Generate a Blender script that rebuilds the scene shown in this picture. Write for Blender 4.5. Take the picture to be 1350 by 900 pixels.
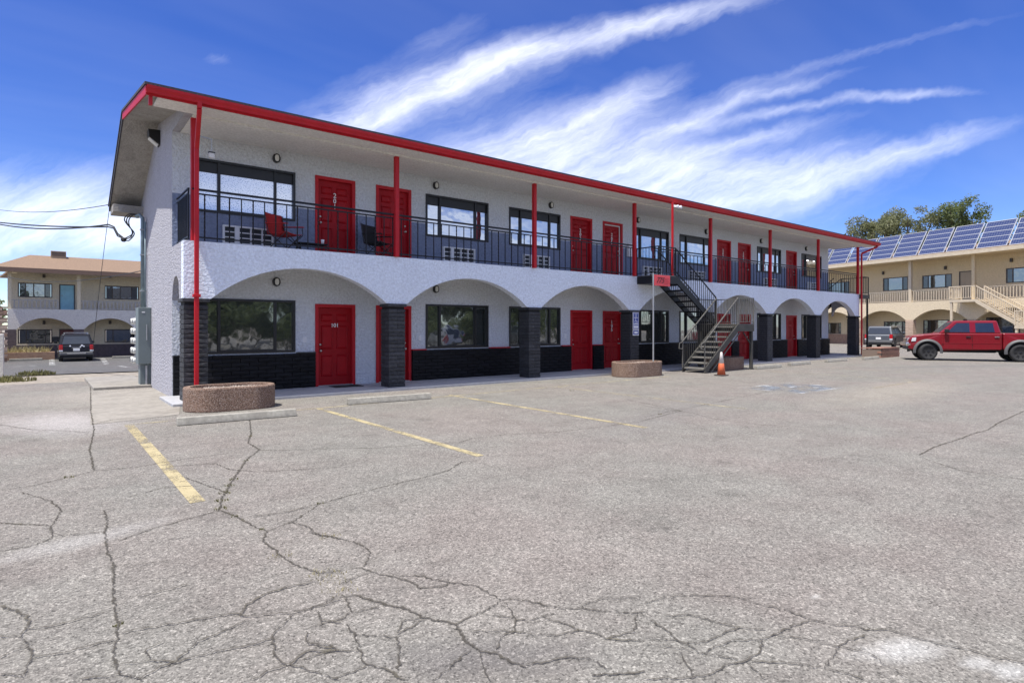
import bpy, bmesh, math, random
from mathutils import Vector, Matrix

# ------------------------------------------------------------------ reset
for o in list(bpy.data.objects):
    bpy.data.objects.remove(o)
scene = bpy.context.scene
COL = scene.collection
R = math.radians
random.seed(7)

# ------------------------------------------------------------------ camera
F_PX, CX_PX, HY_PX, EYE = 785.0, 675.0, 431.0, 1.6       # photograph calibration (1350 x 900)
YAW = math.atan2(620.0, 785.0)
SY, CY = math.sin(YAW), math.cos(YAW)
cam_d = bpy.data.cameras.new('camera')
cam = bpy.data.objects.new('camera', cam_d)
COL.objects.link(cam)
cam.location = (0, 0, EYE)
cam.rotation_euler = (R(90), 0, -YAW)
cam_d.sensor_width = 36
cam_d.lens = 36 * F_PX / 1350.0
cam_d.shift_y = -19.0 / 1350.0
cam_d.clip_end = 3000
scene.camera = cam

# ------------------------------------------------------------------ light
EXPOSURE = 1.58
SKY_STRENGTH = 0.075
SUN_STRENGTH = 2.4
sun_dir = Vector((-0.37, -0.085, 1.0)).normalized()
SUN_EL = math.asin(sun_dir.z)
SUN_ROT = math.atan2(sun_dir.x, sun_dir.y)
sd = bpy.data.lights.new('sun', 'SUN')
sd.energy = SUN_STRENGTH
sd.angle = R(0.5)
sd.color = (1.0, 0.955, 0.88)
sun = bpy.data.objects.new('sun', sd)
COL.objects.link(sun)
sun.rotation_euler = sun_dir.to_track_quat('Z', 'Y').to_euler()
sun.location = (0, 0, 60)
vs = scene.view_settings
vs.view_transform = 'Standard'
vs.look = 'None'
vs.gamma = 1
vs.use_curve_mapping = False
vs.exposure = EXPOSURE


class NT:
    """small helper to write node trees"""
    def __init__(self, tree):
        self.t = tree
        tree.nodes.clear()

    def n(self, kind, ins=None, **props):
        nd = self.t.nodes.new(kind)
        for k, v in props.items():
            setattr(nd, k, v)
        for k, v in (ins or {}).items():
            sock = nd.inputs[k]
            if isinstance(v, bpy.types.NodeSocket):
                self.t.links.new(v, sock)
            else:
                sock.default_value = v
        return nd

    def m(self, op, a, b=0.0, c=0.0, clamp=False):
        nd = self.t.nodes.new('ShaderNodeMath')
        nd.operation = op
        nd.use_clamp = clamp
        for i, v in enumerate((a, b, c)):
            if isinstance(v, bpy.types.NodeSocket):
                self.t.links.new(v, nd.inputs[i])
            else:
                nd.inputs[i].default_value = v
        return nd.outputs[0]

    def vm(self, op, a, b=(0, 0, 0), out=0):
        nd = self.t.nodes.new('ShaderNodeVectorMath')
        nd.operation = op
        for i, v in enumerate((a, b)):
            if isinstance(v, bpy.types.NodeSocket):
                self.t.links.new(v, nd.inputs[i])
            else:
                nd.inputs[i].default_value = v
        return nd.outputs[out]

    def ramp(self, fac, stops, interp='LINEAR'):
        nd = self.t.nodes.new('ShaderNodeValToRGB')
        nd.color_ramp.interpolation = interp
        el = nd.color_ramp.elements
        while len(el) < len(stops):
            el.new(0.5)
        for e, (p, c) in zip(el, stops):
            e.position = p
            e.color = c if len(c) == 4 else (*c, 1)
        self.t.links.new(fac, nd.inputs[0])
        return nd.outputs[0]

    def mix(self, fac, a, b, blend='MIX'):
        nd = self.t.nodes.new('ShaderNodeMix')
        nd.data_type = 'RGBA'
        nd.blend_type = blend
        for i, v in ((0, fac), (6, a), (7, b)):
            if isinstance(v, bpy.types.NodeSocket):
                self.t.links.new(v, nd.inputs[i])
            else:
                nd.inputs[i].default_value = v if i == 0 else ((*v, 1) if len(v) == 3 else v)
        return nd.outputs[2]

    def noise(self, vec, scale, detail=3.0, rough=0.5, out=0):
        nd = self.n('ShaderNodeTexNoise', {'Scale': scale, 'Detail': detail, 'Roughness': rough})
        if vec is not None:
            self.t.links.new(vec, nd.inputs['Vector'])
        return nd.outputs[out]

    def link(self, a, b):
        self.t.links.new(a, b)


# ------------------------------------------------------------------ world: sky with cirrus
world = bpy.data.worlds.new('World')
scene.world = world
world.use_nodes = True
N = NT(world.node_tree)
sky = N.n('ShaderNodeTexSky', sky_type='NISHITA', sun_disc=False, sun_elevation=SUN_EL,
          sun_rotation=SUN_ROT, altitude=1600.0, air_density=1.0, dust_density=0.4, ozone_density=4.0)
hsv = N.n('ShaderNodeHueSaturation', {'Hue': 0.522, 'Saturation': 1.28, 'Value': 0.82, 'Color': sky.outputs[0]})
gen = N.n('ShaderNodeTexCoord').outputs['Generated']
nrm = N.vm('NORMALIZE', gen)
sep = N.n('ShaderNodeSeparateXYZ', {0: nrm})
# cirrus added mostly behind the camera, to light the shaded front (cloud-plane coordinates)
zc = N.m('MAXIMUM', N.m('ADD', sep.outputs[2], 0.08), 0.02)
px_ = N.m('DIVIDE', sep.outputs[0], zc)
py_ = N.m('DIVIDE', sep.outputs[1], zc)
plane = N.n('ShaderNodeCombineXYZ', {0: N.m('MULTIPLY', px_, 0.35), 1: N.m('MULTIPLY', py_, 1.3), 2: 0.0}).outputs[0]
gn = N.noise(plane, 0.9, 4.0, 0.6)
front = N.vm('DOT_PRODUCT', nrm, (SY, CY, 0), out=1)
right = N.vm('DOT_PRODUCT', nrm, (CY, -SY, 0), out=1)
fpos = N.m('MAXIMUM', front, 0.05)
isfront = N.m('GREATER_THAN', front, 0.05)
u = N.m('DIVIDE', right, fpos)
v = N.m('DIVIDE', sep.outputs[2], fpos)
uv = N.n('ShaderNodeCombineXYZ', {0: u, 1: v, 2: 0.0}).outputs[0]
warp = N.noise(uv, 9.0, 4.0, 0.65, out=1)
warp = N.vm('MULTIPLY', N.vm('SUBTRACT', warp, (0.5, 0.5, 0.5)), (0.062, 0.045, 0.0))
uvw = N.vm('ADD', uv, warp)
# drawn-out streaks, running from lower left to upper right as the wind combs them
rot = N.n('ShaderNodeMapping', {'Vector': uvw, 'Rotation': (0, 0, R(-24)), 'Scale': (1, 1, 1)}).outputs[0]
streak = N.noise(N.vm('MULTIPLY', rot, (3.0, 19.0, 1.0)), 1.0, 5.0, 0.62)
fine = N.noise(N.vm('MULTIPLY', rot, (13.0, 64.0, 1.0)), 1.0, 4.0, 0.7)
CLOUDS = [  # chain of (px, py, half width px), strength
    ([(410, 178, 30), (560, 118, 28), (740, 58, 20), (985, 0, 9)], 0.95),
    ([(870, 112, 9), (735, 185, 30), (540, 250, 44)], 0.80),
    ([(1300, 172, 6), (1150, 212, 22), (960, 250, 34), (700, 240, 50)], 0.78),
    ([(1100, 102, 5), (960, 138, 10), (840, 188, 15)], 0.60),
    ([(1270, 123, 5), (1130, 129, 6), (960, 160, 6)], 0.55),
    ([(1290, 28, 5), (950, 122, 9)], 0.36),
    ([(1095, 157, 7), (910, 203, 11)], 0.45),
    ([(640, 225, 80), (1010, 252, 48)], 0.48),
    ([(-300, 285, 60), (40, 292, 48), (300, 285, 46)], 1.0),
    ([(268, 73, 8), (305, 78, 7)], 0.40),
    ([(640, 22, 16), (540, 60, 12)], 0.25),
]
dens = None
for chain, amp in CLOUDS:
    for (x0, y0, w0), (x1, y1, w1) in zip(chain, chain[1:]):
        a = Vector(((x0 - CX_PX) / F_PX, (HY_PX - y0) / F_PX, 0))
        b = Vector(((x1 - CX_PX) / F_PX, (HY_PX - y1) / F_PX, 0))
        ab = b - a
        mp = N.n('ShaderNodeMapping', {'Vector': uvw, 'Location': tuple((a + b) / 2), 'Rotation': (0, 0, math.atan2(ab.y, ab.x)),
                                       'Scale': (ab.length * 0.62, (w0 + w1) / 2 / F_PX * 1.25, 1)}, vector_type='TEXTURE').outputs[0]
        f = N.m('MULTIPLY', N.m('POWER', 0.3679, N.vm('DOT_PRODUCT', mp, mp, out=1)), amp)
        dens = f if dens is None else N.m('ADD', dens, f)
dens = N.m('MINIMUM', dens, 1.0)
tex = N.m('ADD', N.m('MULTIPLY', streak, 1.3), N.m('MULTIPLY', fine, 0.7))
tex = N.m('SUBTRACT', tex, 0.55, clamp=True)
shaped = N.m('MULTIPLY', dens, N.m('ADD', N.m('MULTIPLY', tex, 0.95), N.m('MULTIPLY', dens, 0.28)))
shaped = N.n('ShaderNodeMapRange', {'Value': shaped, 'From Min': 0.03, 'From Max': 1.05}).outputs[0]
shaped = N.m('MULTIPLY', shaped, isfront)
fill_cloud = N.m('MULTIPLY', N.m('SUBTRACT', gn, 0.37, clamp=True), 3.4, clamp=True)
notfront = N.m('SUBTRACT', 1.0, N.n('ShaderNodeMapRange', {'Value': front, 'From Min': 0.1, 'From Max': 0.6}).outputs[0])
fill_cloud = N.m('MULTIPLY', fill_cloud, N.m('ADD', N.m('MULTIPLY', notfront, 0.9), 0.06))
allc = N.m('MAXIMUM', shaped, fill_cloud, clamp=True)
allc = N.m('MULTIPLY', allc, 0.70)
CLV = 1.70 / (SKY_STRENGTH * 2 ** EXPOSURE)  # clouds set brighter than display white, lifting the fill on the shaded arcade
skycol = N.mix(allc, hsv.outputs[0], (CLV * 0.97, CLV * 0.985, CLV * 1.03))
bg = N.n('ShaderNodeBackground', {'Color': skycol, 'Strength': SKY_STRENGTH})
wo = N.n('ShaderNodeOutputWorld')
world.cycles.sampling_method = 'MANUAL'
world.cycles.sample_map_resolution = 512
N.link(bg.outputs[0], wo.inputs[0])


# ------------------------------------------------------------------ pixel helpers
def ray(px):
    r = (px - CX_PX) / F_PX
    return SY + CY * r, CY - SY * r


def on_ground(px, py, z=0.0):
    d = (EYE - z) * F_PX / (py - HY_PX)
    a, b = ray(px)
    return Vector((a * d, b * d, z))


def smooth(a, b, x):
    t = max(0.0, min(1.0, (x - a) / (b - a)))
    return t * t * (3 - 2 * t)


# ------------------------------------------------------------------ geometry helpers
WL = {}      # world location of unrotated parents; rotated roots use their own frame


class MB:
    def __init__(self):
        self.v = []
        self.f = []

    def add(self, vs_, fs):
        o = len(self.v)
        self.v += [tuple(p) for p in vs_]
        self.f += [tuple(i + o for i in f) for f in fs]
        return self

    def box(self, x0, x1, y0, y1, z0, z1):
        return self.add([(x0, y0, z0), (x1, y0, z0), (x1, y1, z0), (x0, y1, z0),
                         (x0, y0, z1), (x1, y0, z1), (x1, y1, z1), (x0, y1, z1)],
                        [(0, 3, 2, 1), (4, 5, 6, 7), (0, 1, 5, 4), (1, 2, 6, 5), (2, 3, 7, 6), (3, 0, 4, 7)])

    def hexa(self, p):
        """8 points: bottom ring, top ring"""
        return self.add(p, [(0, 3, 2, 1), (4, 5, 6, 7), (0, 1, 5, 4), (1, 2, 6, 5), (2, 3, 7, 6), (3, 0, 4, 7)])

    def bar(self, a, b, w, h=None, up=(0, 0, 1)):
        a, b = Vector(a), Vector(b)
        h = h or w
        d = (b - a).normalized()
        upv = Vector(up)
        if abs(d.dot(upv)) > 0.98:
            upv = Vector((1, 0, 0))
        s = d.cross(upv).normalized() * (w / 2)
        t = s.cross(d).normalized() * (h / 2)
        return self.hexa([a - s - t, a + s - t, a + s + t, a - s + t, b - s - t, b + s - t, b + s + t, b - s + t])

    def tube(self, path, r, n=8, cap=True):
        path = [Vector(p) for p in path]
        rr = r if isinstance(r, (list, tuple)) else [r] * len(path)
        rings = []
        prev = None
        for i, p in enumerate(path):
            d = (path[min(i + 1, len(path) - 1)] - path[max(i - 1, 0)]).normalized()
            if prev is None:
                s = d.orthogonal().normalized()
            else:
                s = (prev - d * prev.dot(d))
                s = s.normalized() if s.length > 1e-5 else d.orthogonal().normalized()
            prev = s
            t = d.cross(s)
            rings.append([p + (s * math.cos(a) + t * math.sin(a)) * rr[i]
                          for a in (2 * math.pi * k / n for k in range(n))])
        o = len(self.v)
        for ring in rings:
            self.v += [tuple(q) for q in ring]
        for i in range(len(rings) - 1):
            for k in range(n):
                a = o + i * n + k
                b = o + i * n + (k + 1) % n
                self.f.append((a, b, b + n, a + n))
        if cap:
            self.f.append(tuple(o + k for k in reversed(range(n))))
            self.f.append(tuple(o + (len(rings) - 1) * n + k for k in range(n)))
        return self

    def lathe(self, prof, n=24, c=(0, 0, 0), axis='z'):
        o = len(self.v)
        for r, h in prof:
            for k in range(n):
                a = 2 * math.pi * k / n
                p = (r * math.cos(a), r * math.sin(a), h)
                if axis == 'y':
                    p = (p[0], p[2], p[1])
                elif axis == 'x':
                    p = (p[2], p[0], p[1])
                self.v.append((p[0] + c[0], p[1] + c[1], p[2] + c[2]))
        for i in range(len(prof) - 1):
            for k in range(n):
                a = o + i * n + k
                b = o + i * n + (k + 1) % n
                q = (a, b, b + n, a + n)
                self.f.append(q if axis != 'y' else tuple(reversed(q)))
        f0 = tuple(o + k for k in reversed(range(n)))
        f1 = tuple(o + (len(prof) - 1) * n + k for k in range(n))
        if axis == 'y':
            f0, f1 = tuple(reversed(f0)), tuple(reversed(f1))
        self.f += [f0, f1]
        return self

    def prism(self, pts, lo, hi, plane='xz'):
        """extrude a polygon given in (a, b) along the third axis"""
        def P(a, b, c):
            return (a, c, b) if plane == 'xz' else ((c, a, b) if plane == 'yz' else (a, b, c))
        n = len(pts)
        o = len(self.v)
        self.v += [P(a, b, lo) for a, b in pts] + [P(a, b, hi) for a, b in pts]
        self.f.append(tuple(o + i for i in range(n)))
        self.f.append(tuple(o + n + i for i in reversed(range(n))))
        for i in range(n):
            j = (i + 1) % n
            self.f.append((o + j, o + i, o + n + i, o + n + j))
        return self

    def mesh(self, name, fix=True):
        me = bpy.data.meshes.new(name)
        me.from_pydata(self.v, [], self.f)
        if fix:
            bm = bmesh.new()
            bm.from_mesh(me)
            bmesh.ops.recalc_face_normals(bm, faces=bm.faces)
            bm.to_mesh(me)
            bm.free()
        me.update()
        return me

    def build(self, name, mat, parent=None, at=(0, 0, 0), smooth_=False, bevel=0.0, seg=2, fix=True):
        """at: world position of the object's origin (or position in the frame of a rotated root);
        the vertices are relative to it"""
        me = self.mesh(name, fix)
        return link(name, me, mat, parent, at, smooth_, bevel, seg)


def link(name, me, mat, parent=None, at=(0, 0, 0), smooth_=False, bevel=0.0, seg=2):
    if mat is not None and not me.materials:
        me.materials.append(mat)
    if smooth_:
        for p in me.polygons:
            p.use_smooth = True
    o = bpy.data.objects.new(name, me)
    COL.objects.link(o)
    at = Vector(at)
    WL[o] = at
    if parent is not None:
        o.parent = parent
        o.location = at - WL[parent]
    else:
        o.location = at
    if bevel:
        md = o.modifiers.new('bevel', 'BEVEL')
        md.width = bevel
        md.segments = seg
        md.limit_method = 'ANGLE'
        md.angle_limit = R(35)
    return o


CACHE = {}


def inst(name, key, fn, mat, parent, at, smooth_=False, rotz=0.0, bevel=0.0):
    """object with shared mesh data"""
    if key not in CACHE:
        CACHE[key] = fn().mesh(name)
    o = link(name, CACHE[key], mat, parent, at, smooth_, bevel)
    if rotz:
        o.rotation_euler.z = rotz
    return o


def empty(name, loc=(0, 0, 0), rotz=None, parent=None):
    o = bpy.data.objects.new(name, None)
    COL.objects.link(o)
    o.empty_display_size = 0.2
    if rotz is None:
        WL[o] = Vector(loc)
        if parent is not None:
            o.parent = parent
            o.location = Vector(loc) - WL[parent]
        else:
            o.location = loc
    else:
        o.location = loc
        o.rotation_euler.z = rotz
        WL[o] = Vector((0, 0, 0))
    return o


def tag(o, label, cat, group=None):
    o['label'] = label
    o['category'] = cat
    if group:
        o['group'] = group
    return o


def struct(o, kind='structure'):
    o['kind'] = kind
    return o


def text_mesh(txt, size, depth=0.004, shear=0.0, spacing=1.0):
    cu = bpy.data.curves.new('lettering', 'FONT')
    cu.body = txt
    cu.size = size
    cu.extrude = depth
    cu.shear = shear
    cu.align_x = 'CENTER'
    cu.align_y = 'CENTER'
    cu.space_line = spacing
    cu.offset = size * 0.012
    ob = bpy.data.objects.new('lettering', cu)
    COL.objects.link(ob)
    bpy.context.view_layer.update()
    me = bpy.data.meshes.new_from_object(ob.evaluated_get(bpy.context.evaluated_depsgraph_get()))
    bpy.data.objects.remove(ob)
    return me


def facing_front(me):
    """lettering lies in xy: stand it up so that it reads from -y"""
    me.transform(Matrix.Rotation(R(90), 4, 'X'))
    return me


# ------------------------------------------------------------------ materials
MATS = {}


def mat(name, col, rough=0.6, metal=0.0, var=0.0, vscale=4.0, bump=0.0, bscale=30.0, bdist=0.01,
        spec=0.5, coat=0.0, var2=0.0, v2scale=0.5, rnd=0.0, tint=None, bdetail=4.0):
    if name in MATS:
        return MATS[name]
    m = bpy.data.materials.new(name)
    m.use_nodes = True
    T = NT(m.node_tree)
    pos = T.n('ShaderNodeNewGeometry').outputs['Position']
    c = (*col, 1)
    out = None
    if var:
        f = T.noise(pos, vscale, 5.0, 0.6)
        lo = tuple(x * (1 - var) for x in col)
        hi = tuple(min(1, x * (1 + var)) for x in col)
        out = T.ramp(f, [(0.3, lo), (0.7, hi)])
    if var2:
        f2 = T.noise(pos, v2scale, 6.0, 0.65)
        tc = tint or tuple(x * 0.6 for x in col)
        fac = T.m('MULTIPLY', T.m('SUBTRACT', f2, 0.45, clamp=True), 5 * var2, clamp=True)
        out = T.mix(fac, out if out is not None else c, tc)
    if rnd:
        oi = T.n('ShaderNodeObjectInfo').outputs['Random']
        k = T.m('ADD', T.m('MULTIPLY', oi, 2 * rnd), 1 - rnd)
        hs = T.n('ShaderNodeHueSaturation', {'Value': k, 'Color': out if out is not None else c})
        out = hs.outputs[0]
    b = T.n('ShaderNodeBsdfPrincipled', {'Roughness': rough, 'Metallic': metal, 'Specular IOR Level': spec,
                                         'Coat Weight': coat, 'Coat Roughness': 0.08,
                                         'Base Color': out if out is not None else c})
    if bump:
        h = T.noise(pos, bscale, bdetail, 0.6)
        bp = T.n('ShaderNodeBump', {'Strength': bump, 'Distance': bdist, 'Height': h})
        T.link(bp.outputs[0], b.inputs['Normal'])
    o = T.n('ShaderNodeOutputMaterial')
    T.link(b.outputs[0], o.inputs[0])
    MATS[name] = m
    return m


def stucco(name, col, dirt, strength=0.7, amt=0.5):
    m = bpy.data.materials.new(name)
    m.use_nodes = True
    T = NT(m.node_tree)
    pos = T.n('ShaderNodeNewGeometry').outputs['Position']
    n1 = T.noise(pos, 16.0, 6.0, 0.65)
    n2 = T.noise(pos, 1.1, 6.0, 0.65)
    streaks = T.noise(T.vm('MULTIPLY', pos, (3.5, 3.5, 0.35)), 1.0, 5.0, 0.6)
    c = T.ramp(n1, [(0.3, tuple(x * 0.80 for x in col)), (0.62, tuple(min(1, x * 1.08) for x in col))])
    c = T.mix(T.m('MULTIPLY', T.m('SUBTRACT', n2, 0.47, clamp=True), 2.4 * amt, clamp=True), c, dirt)
    c = T.mix(T.m('MULTIPLY', T.m('SUBTRACT', streaks, 0.52, clamp=True), 2.0 * amt, clamp=True), c, dirt)
    vor = T.n('ShaderNodeTexVoronoi', {'Vector': pos, 'Scale': 20.0, 'Randomness': 1.0}).outputs['Distance']
    nb = T.noise(pos, 17.0, 5.0, 0.7)
    h = T.m('ADD', T.m('MULTIPLY', vor, 0.5), nb)
    bp = T.n('ShaderNodeBump', {'Strength': strength, 'Distance': 0.05, 'Height': h})
    b = T.n('ShaderNodeBsdfPrincipled', {'Base Color': c, 'Roughness': 0.92, 'Specular IOR Level': 0.2,
                                         'Normal': bp.outputs[0]})
    o = T.n('ShaderNodeOutputMaterial')
    T.link(b.outputs[0], o.inputs[0])
    MATS[name] = m
    return m


def glass_mat(name, dark, refl, rough=0.015, tint=(0.9, 0.95, 1.0), wob=0.006):
    """dark reflective glazing with slightly uneven panes"""
    m = bpy.data.materials.new(name)
    m.use_nodes = True
    T = NT(m.node_tree)
    pos = T.n('ShaderNodeNewGeometry').outputs['Position']
    h = T.noise(pos, 1.6, 2.0, 0.5)
    bp = T.n('ShaderNodeBump', {'Strength': 1.0, 'Distance': wob, 'Height': h})
    d = T.n('ShaderNodeBsdfPrincipled', {'Base Color': (*dark, 1), 'Roughness': 0.25, 'Specular IOR Level': 0.3})
    g = T.n('ShaderNodeBsdfGlossy', {'Color': (*tint, 1), 'Roughness': rough, 'Normal': bp.outputs[0]})
    lw = T.n('ShaderNodeLayerWeight', {'Blend': 0.25}).outputs['Fresnel']
    f = T.m('ADD', T.m('MULTIPLY', lw, 0.5), refl, clamp=True)
    mx = T.n('ShaderNodeMixShader', {0: f, 1: d.outputs[0], 2: g.outputs[0]})
    o = T.n('ShaderNodeOutputMaterial')
    T.link(mx.outputs[0], o.inputs[0])
    MATS[name] = m
    return m


def lace_glass():
    """upper window with a lace curtain close behind the pane"""
    m = bpy.data.materials.new('lace_behind_glass')
    m.use_nodes = True
    T = NT(m.node_tree)
    pos = T.n('ShaderNodeNewGeometry').outputs['Position']
    v = T.n('ShaderNodeTexVoronoi', {'Vector': pos, 'Scale': 30.0}).outputs['Distance']
    dist = T.vm('LENGTH', T.vm('MULTIPLY', T.vm('SUBTRACT', pos, (3.93, 15.3, 5.0)), (1, 0, 1)), out=1)
    rings = T.m('ADD', T.m('MULTIPLY', T.m('SINE', T.m('MULTIPLY', dist, 95.0)), 0.5), 0.5)
    f = T.m('ADD', T.m('MULTIPLY', T.m('GREATER_THAN', v, 0.36), 0.75), T.m('MULTIPLY', T.m('MULTIPLY', rings, T.m('LESS_THAN', dist, 0.2)), 0.35), clamp=True)
    c = T.mix(f, (0.16, 0.24, 0.42), (0.72, 0.78, 0.9))
    d = T.n('ShaderNodeBsdfPrincipled', {'Base Color': c, 'Roughness': 0.6})
    g = T.n('ShaderNodeBsdfGlossy', {'Color': (0.9, 0.95, 1, 1), 'Roughness': 0.02})
    mx = T.n('ShaderNodeMixShader', {0: 0.42, 1: d.outputs[0], 2: g.outputs[0]})
    o = T.n('ShaderNodeOutputMaterial')
    T.link(mx.outputs[0], o.inputs[0])
    MATS['lace'] = m
    return m


def asphalt(name, base, patches=True):
    m = bpy.data.materials.new(name)
    m.use_nodes = True
    T = NT(m.node_tree)
    pos = T.n('ShaderNodeNewGeometry').outputs['Position']
    # stones of the aggregate, two sizes
    v1 = T.n('ShaderNodeTexVoronoi', {'Vector': pos, 'Scale': 78.0})
    v2 = T.n('ShaderNodeTexVoronoi', {'Vector': pos, 'Scale': 150.0})
    v3 = T.n('ShaderNodeTexVoronoi', {'Vector': pos, 'Scale': 24.0})
    s1 = T.n('ShaderNodeSeparateColor', {0: v1.outputs['Color']}).outputs[0]
    s2 = T.n('ShaderNodeSeparateColor', {0: v2.outputs['Color']}).outputs[1]
    s3 = T.n('ShaderNodeSeparateColor', {0: v3.outputs['Color']}).outputs[2]
    st = T.m('ADD', T.m('ADD', T.m('MULTIPLY', s1, 0.50), T.m('MULTIPLY', s2, 0.40)), T.m('MULTIPLY', s3, 0.10))
    k = T.ramp(st, [(0.12, (0.34,) * 3), (0.32, (0.77,) * 3), (0.62, (1.03,) * 3), (0.76, (1.36,) * 3), (0.9, (1.9,) * 3)])
    big = T.noise(pos, 0.42, 6.0, 0.6)
    mid = T.noise(pos, 1.7, 6.0, 0.62)
    c = T.mix(T.ramp(big, [(0.38, (0,) * 3), (0.60, (1,) * 3)]), tuple(x * y for x, y in zip(base, (1.10, 0.99, 0.985))),
              tuple(x * y for x, y in zip(base, (0.93, 0.97, 0.94))))
    c = T.mix(0.6, c, T.ramp(mid, [(0.3, tuple(x * 0.74 for x in base)), (0.5, base), (0.7, tuple(x * 1.2 for x in base))]))
    spot = T.n('ShaderNodeTexVoronoi', {'Vector': T.vm('ADD', pos, T.vm('MULTIPLY', T.noise(pos, 6.0, 3.0, 0.6, out=1), (0.12, 0.12, 0))), 'Scale': 0.75}, voronoi_dimensions='2D')
    sr = T.n('ShaderNodeSeparateColor', {0: spot.outputs['Color']})
    sz = T.m('MULTIPLY', T.m('POWER', sr.outputs[0], 4.0), 0.16)
    oil = T.m('MULTIPLY', T.n('ShaderNodeMapRange', {'Value': T.m('SUBTRACT', spot.outputs['Distance'], sz), 'From Min': -0.04, 'From Max': 0.03, 'To Min': 1.0, 'To Max': 0.0}).outputs[0], 0.28)
    c = T.mix(oil, c, tuple(x * 0.45 for x in base))
    # long faint tyre and drainage streaks
    stv = T.noise(T.vm('MULTIPLY', pos, (0.25, 2.4, 1)), 1.0, 5.0, 0.6)
    c = T.mix(T.m('MULTIPLY', T.m('SUBTRACT', stv, 0.55, clamp=True), 2.2, clamp=True), c, tuple(x * 0.72 for x in base))
    c = T.mix(1.0, c, k, 'MULTIPLY')
    if patches:
        # hairline crazing between the open cracks
        wv = T.vm('ADD', pos, T.vm('MULTIPLY', T.noise(pos, 2.5, 4.0, 0.6, out=1), (0.5, 0.5, 0.0)))
        ed = T.n('ShaderNodeTexVoronoi', {'Vector': wv, 'Scale': 2.3}, feature='DISTANCE_TO_EDGE', voronoi_dimensions='2D').outputs['Distance']
        hair = T.n('ShaderNodeMapRange', {'Value': ed, 'From Min': 0.002, 'From Max': 0.012, 'To Min': 1.0, 'To Max': 0.0}).outputs[0]
        msk = T.n('ShaderNodeMapRange', {'Value': T.noise(pos, 0.55, 3.0, 0.5), 'From Min': 0.44, 'From Max': 0.56}).outputs[0]
        c = T.mix(T.m('MULTIPLY', T.m('MULTIPLY', hair, msk), 0.6), c, tuple(x * 0.35 for x in base))
        sx = T.n('ShaderNodeSeparateXYZ', {0: pos})
        wn = T.noise(pos, 5.0, 6.0, 0.7)
        for (pp, rx, ry, ang, amt, col) in PATCHES:
            d = T.vm('SUBTRACT', pos, (pp.x, pp.y, 0))
            mp = T.n('ShaderNodeMapping', {'Vector': d, 'Rotation': (0, 0, -ang), 'Scale': (1, 1, 1)}, vector_type='POINT')
            e = T.vm('LENGTH', T.vm('MULTIPLY', mp.outputs[0], (1 / rx, 1 / ry, 0)), out=1)
            e = T.m('ADD', e, T.m('MULTIPLY', T.m('SUBTRACT', wn, 0.5), 1.5))
            f = T.n('ShaderNodeMapRange', {'Value': e, 'From Min': 0.35, 'From Max': 1.45, 'To Min': amt, 'To Max': 0.0}).outputs[0]
            c = T.mix(f, c, T.mix(0.55, col, k, 'MULTIPLY'))
    h = T.m('ADD', T.m('MULTIPLY', v1.outputs['Distance'], 0.8), T.m('MULTIPLY', s1, 0.4))
    bp = T.n('ShaderNodeBump', {'Strength': 0.55, 'Distance': 0.006, 'Height': h})
    b = T.n('ShaderNodeBsdfPrincipled', {'Base Color': c, 'Roughness': 0.93, 'Specular IOR Level': 0.25,
                                         'Normal': bp.outputs[0]})
    o = T.n('ShaderNodeOutputMaterial')
    T.link(b.outputs[0], o.inputs[0])
    MATS[name] = m
    return m


def worn_paint(name, col, wear=0.5):
    """old road paint: transparent where the aggregate has come through"""
    m = bpy.data.materials.new(name)
    m.use_nodes = True
    T = NT(m.node_tree)
    pos = T.n('ShaderNodeNewGeometry').outputs['Position']
    n1 = T.noise(pos, 55.0, 3.0, 0.7)
    n2 = T.noise(pos, 2.2, 5.0, 0.65)
    a = T.m('ADD', T.m('MULTIPLY', n1, 0.8), T.m('MULTIPLY', n2, 1.0))
    a = T.n('ShaderNodeMapRange', {'Value': a, 'From Min': 0.42 + wear * 0.7, 'From Max': 0.62 + wear * 0.7}).outputs[0]
    a = T.m('SUBTRACT', 1.0, a, clamp=True) if wear < 0 else a
    c = T.ramp(T.noise(pos, 9.0, 4.0, 0.6), [(0.3, tuple(x * 0.78 for x in col)), (0.7, col)])
    d = T.n('ShaderNodeBsdfPrincipled', {'Base Color': c, 'Roughness': 0.85, 'Specular IOR Level': 0.2})
    tr = T.n('ShaderNodeBsdfTransparent')
    mx = T.n('ShaderNodeMixShader', {0: a, 1: tr.outputs[0], 2: d.outputs[0]})
    o = T.n('ShaderNodeOutputMaterial')
    T.link(mx.outputs[0], o.inputs[0])
    MATS[name] = m
    return m


def foliage(name, col, col2, trans=0.35):
    m = bpy.data.materials.new(name)
    m.use_nodes = True
    T = NT(m.node_tree)
    pos = T.n('ShaderNodeNewGeometry').outputs['Position']
    n = T.noise(pos, 0.9, 4.0, 0.6)
    n2 = T.noise(pos, 9.0, 2.0, 0.5)
    c = T.ramp(T.m('ADD', T.m('MULTIPLY', n, 0.6), T.m('MULTIPLY', n2, 0.4)), [(0.36, col), (0.64, col2)])
    d = T.n('ShaderNodeBsdfPrincipled', {'Base Color': c, 'Roughness': 0.55, 'Specular IOR Level': 0.35})
    tl = T.n('ShaderNodeBsdfTranslucent', {'Color': c})
    mx = T.n('ShaderNodeMixShader', {0: trans, 1: d.outputs[0], 2: tl.outputs[0]})
    o = T.n('ShaderNodeOutputMaterial')
    T.link(mx.outputs[0], o.inputs[0])
    MATS[name] = m
    return m


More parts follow.
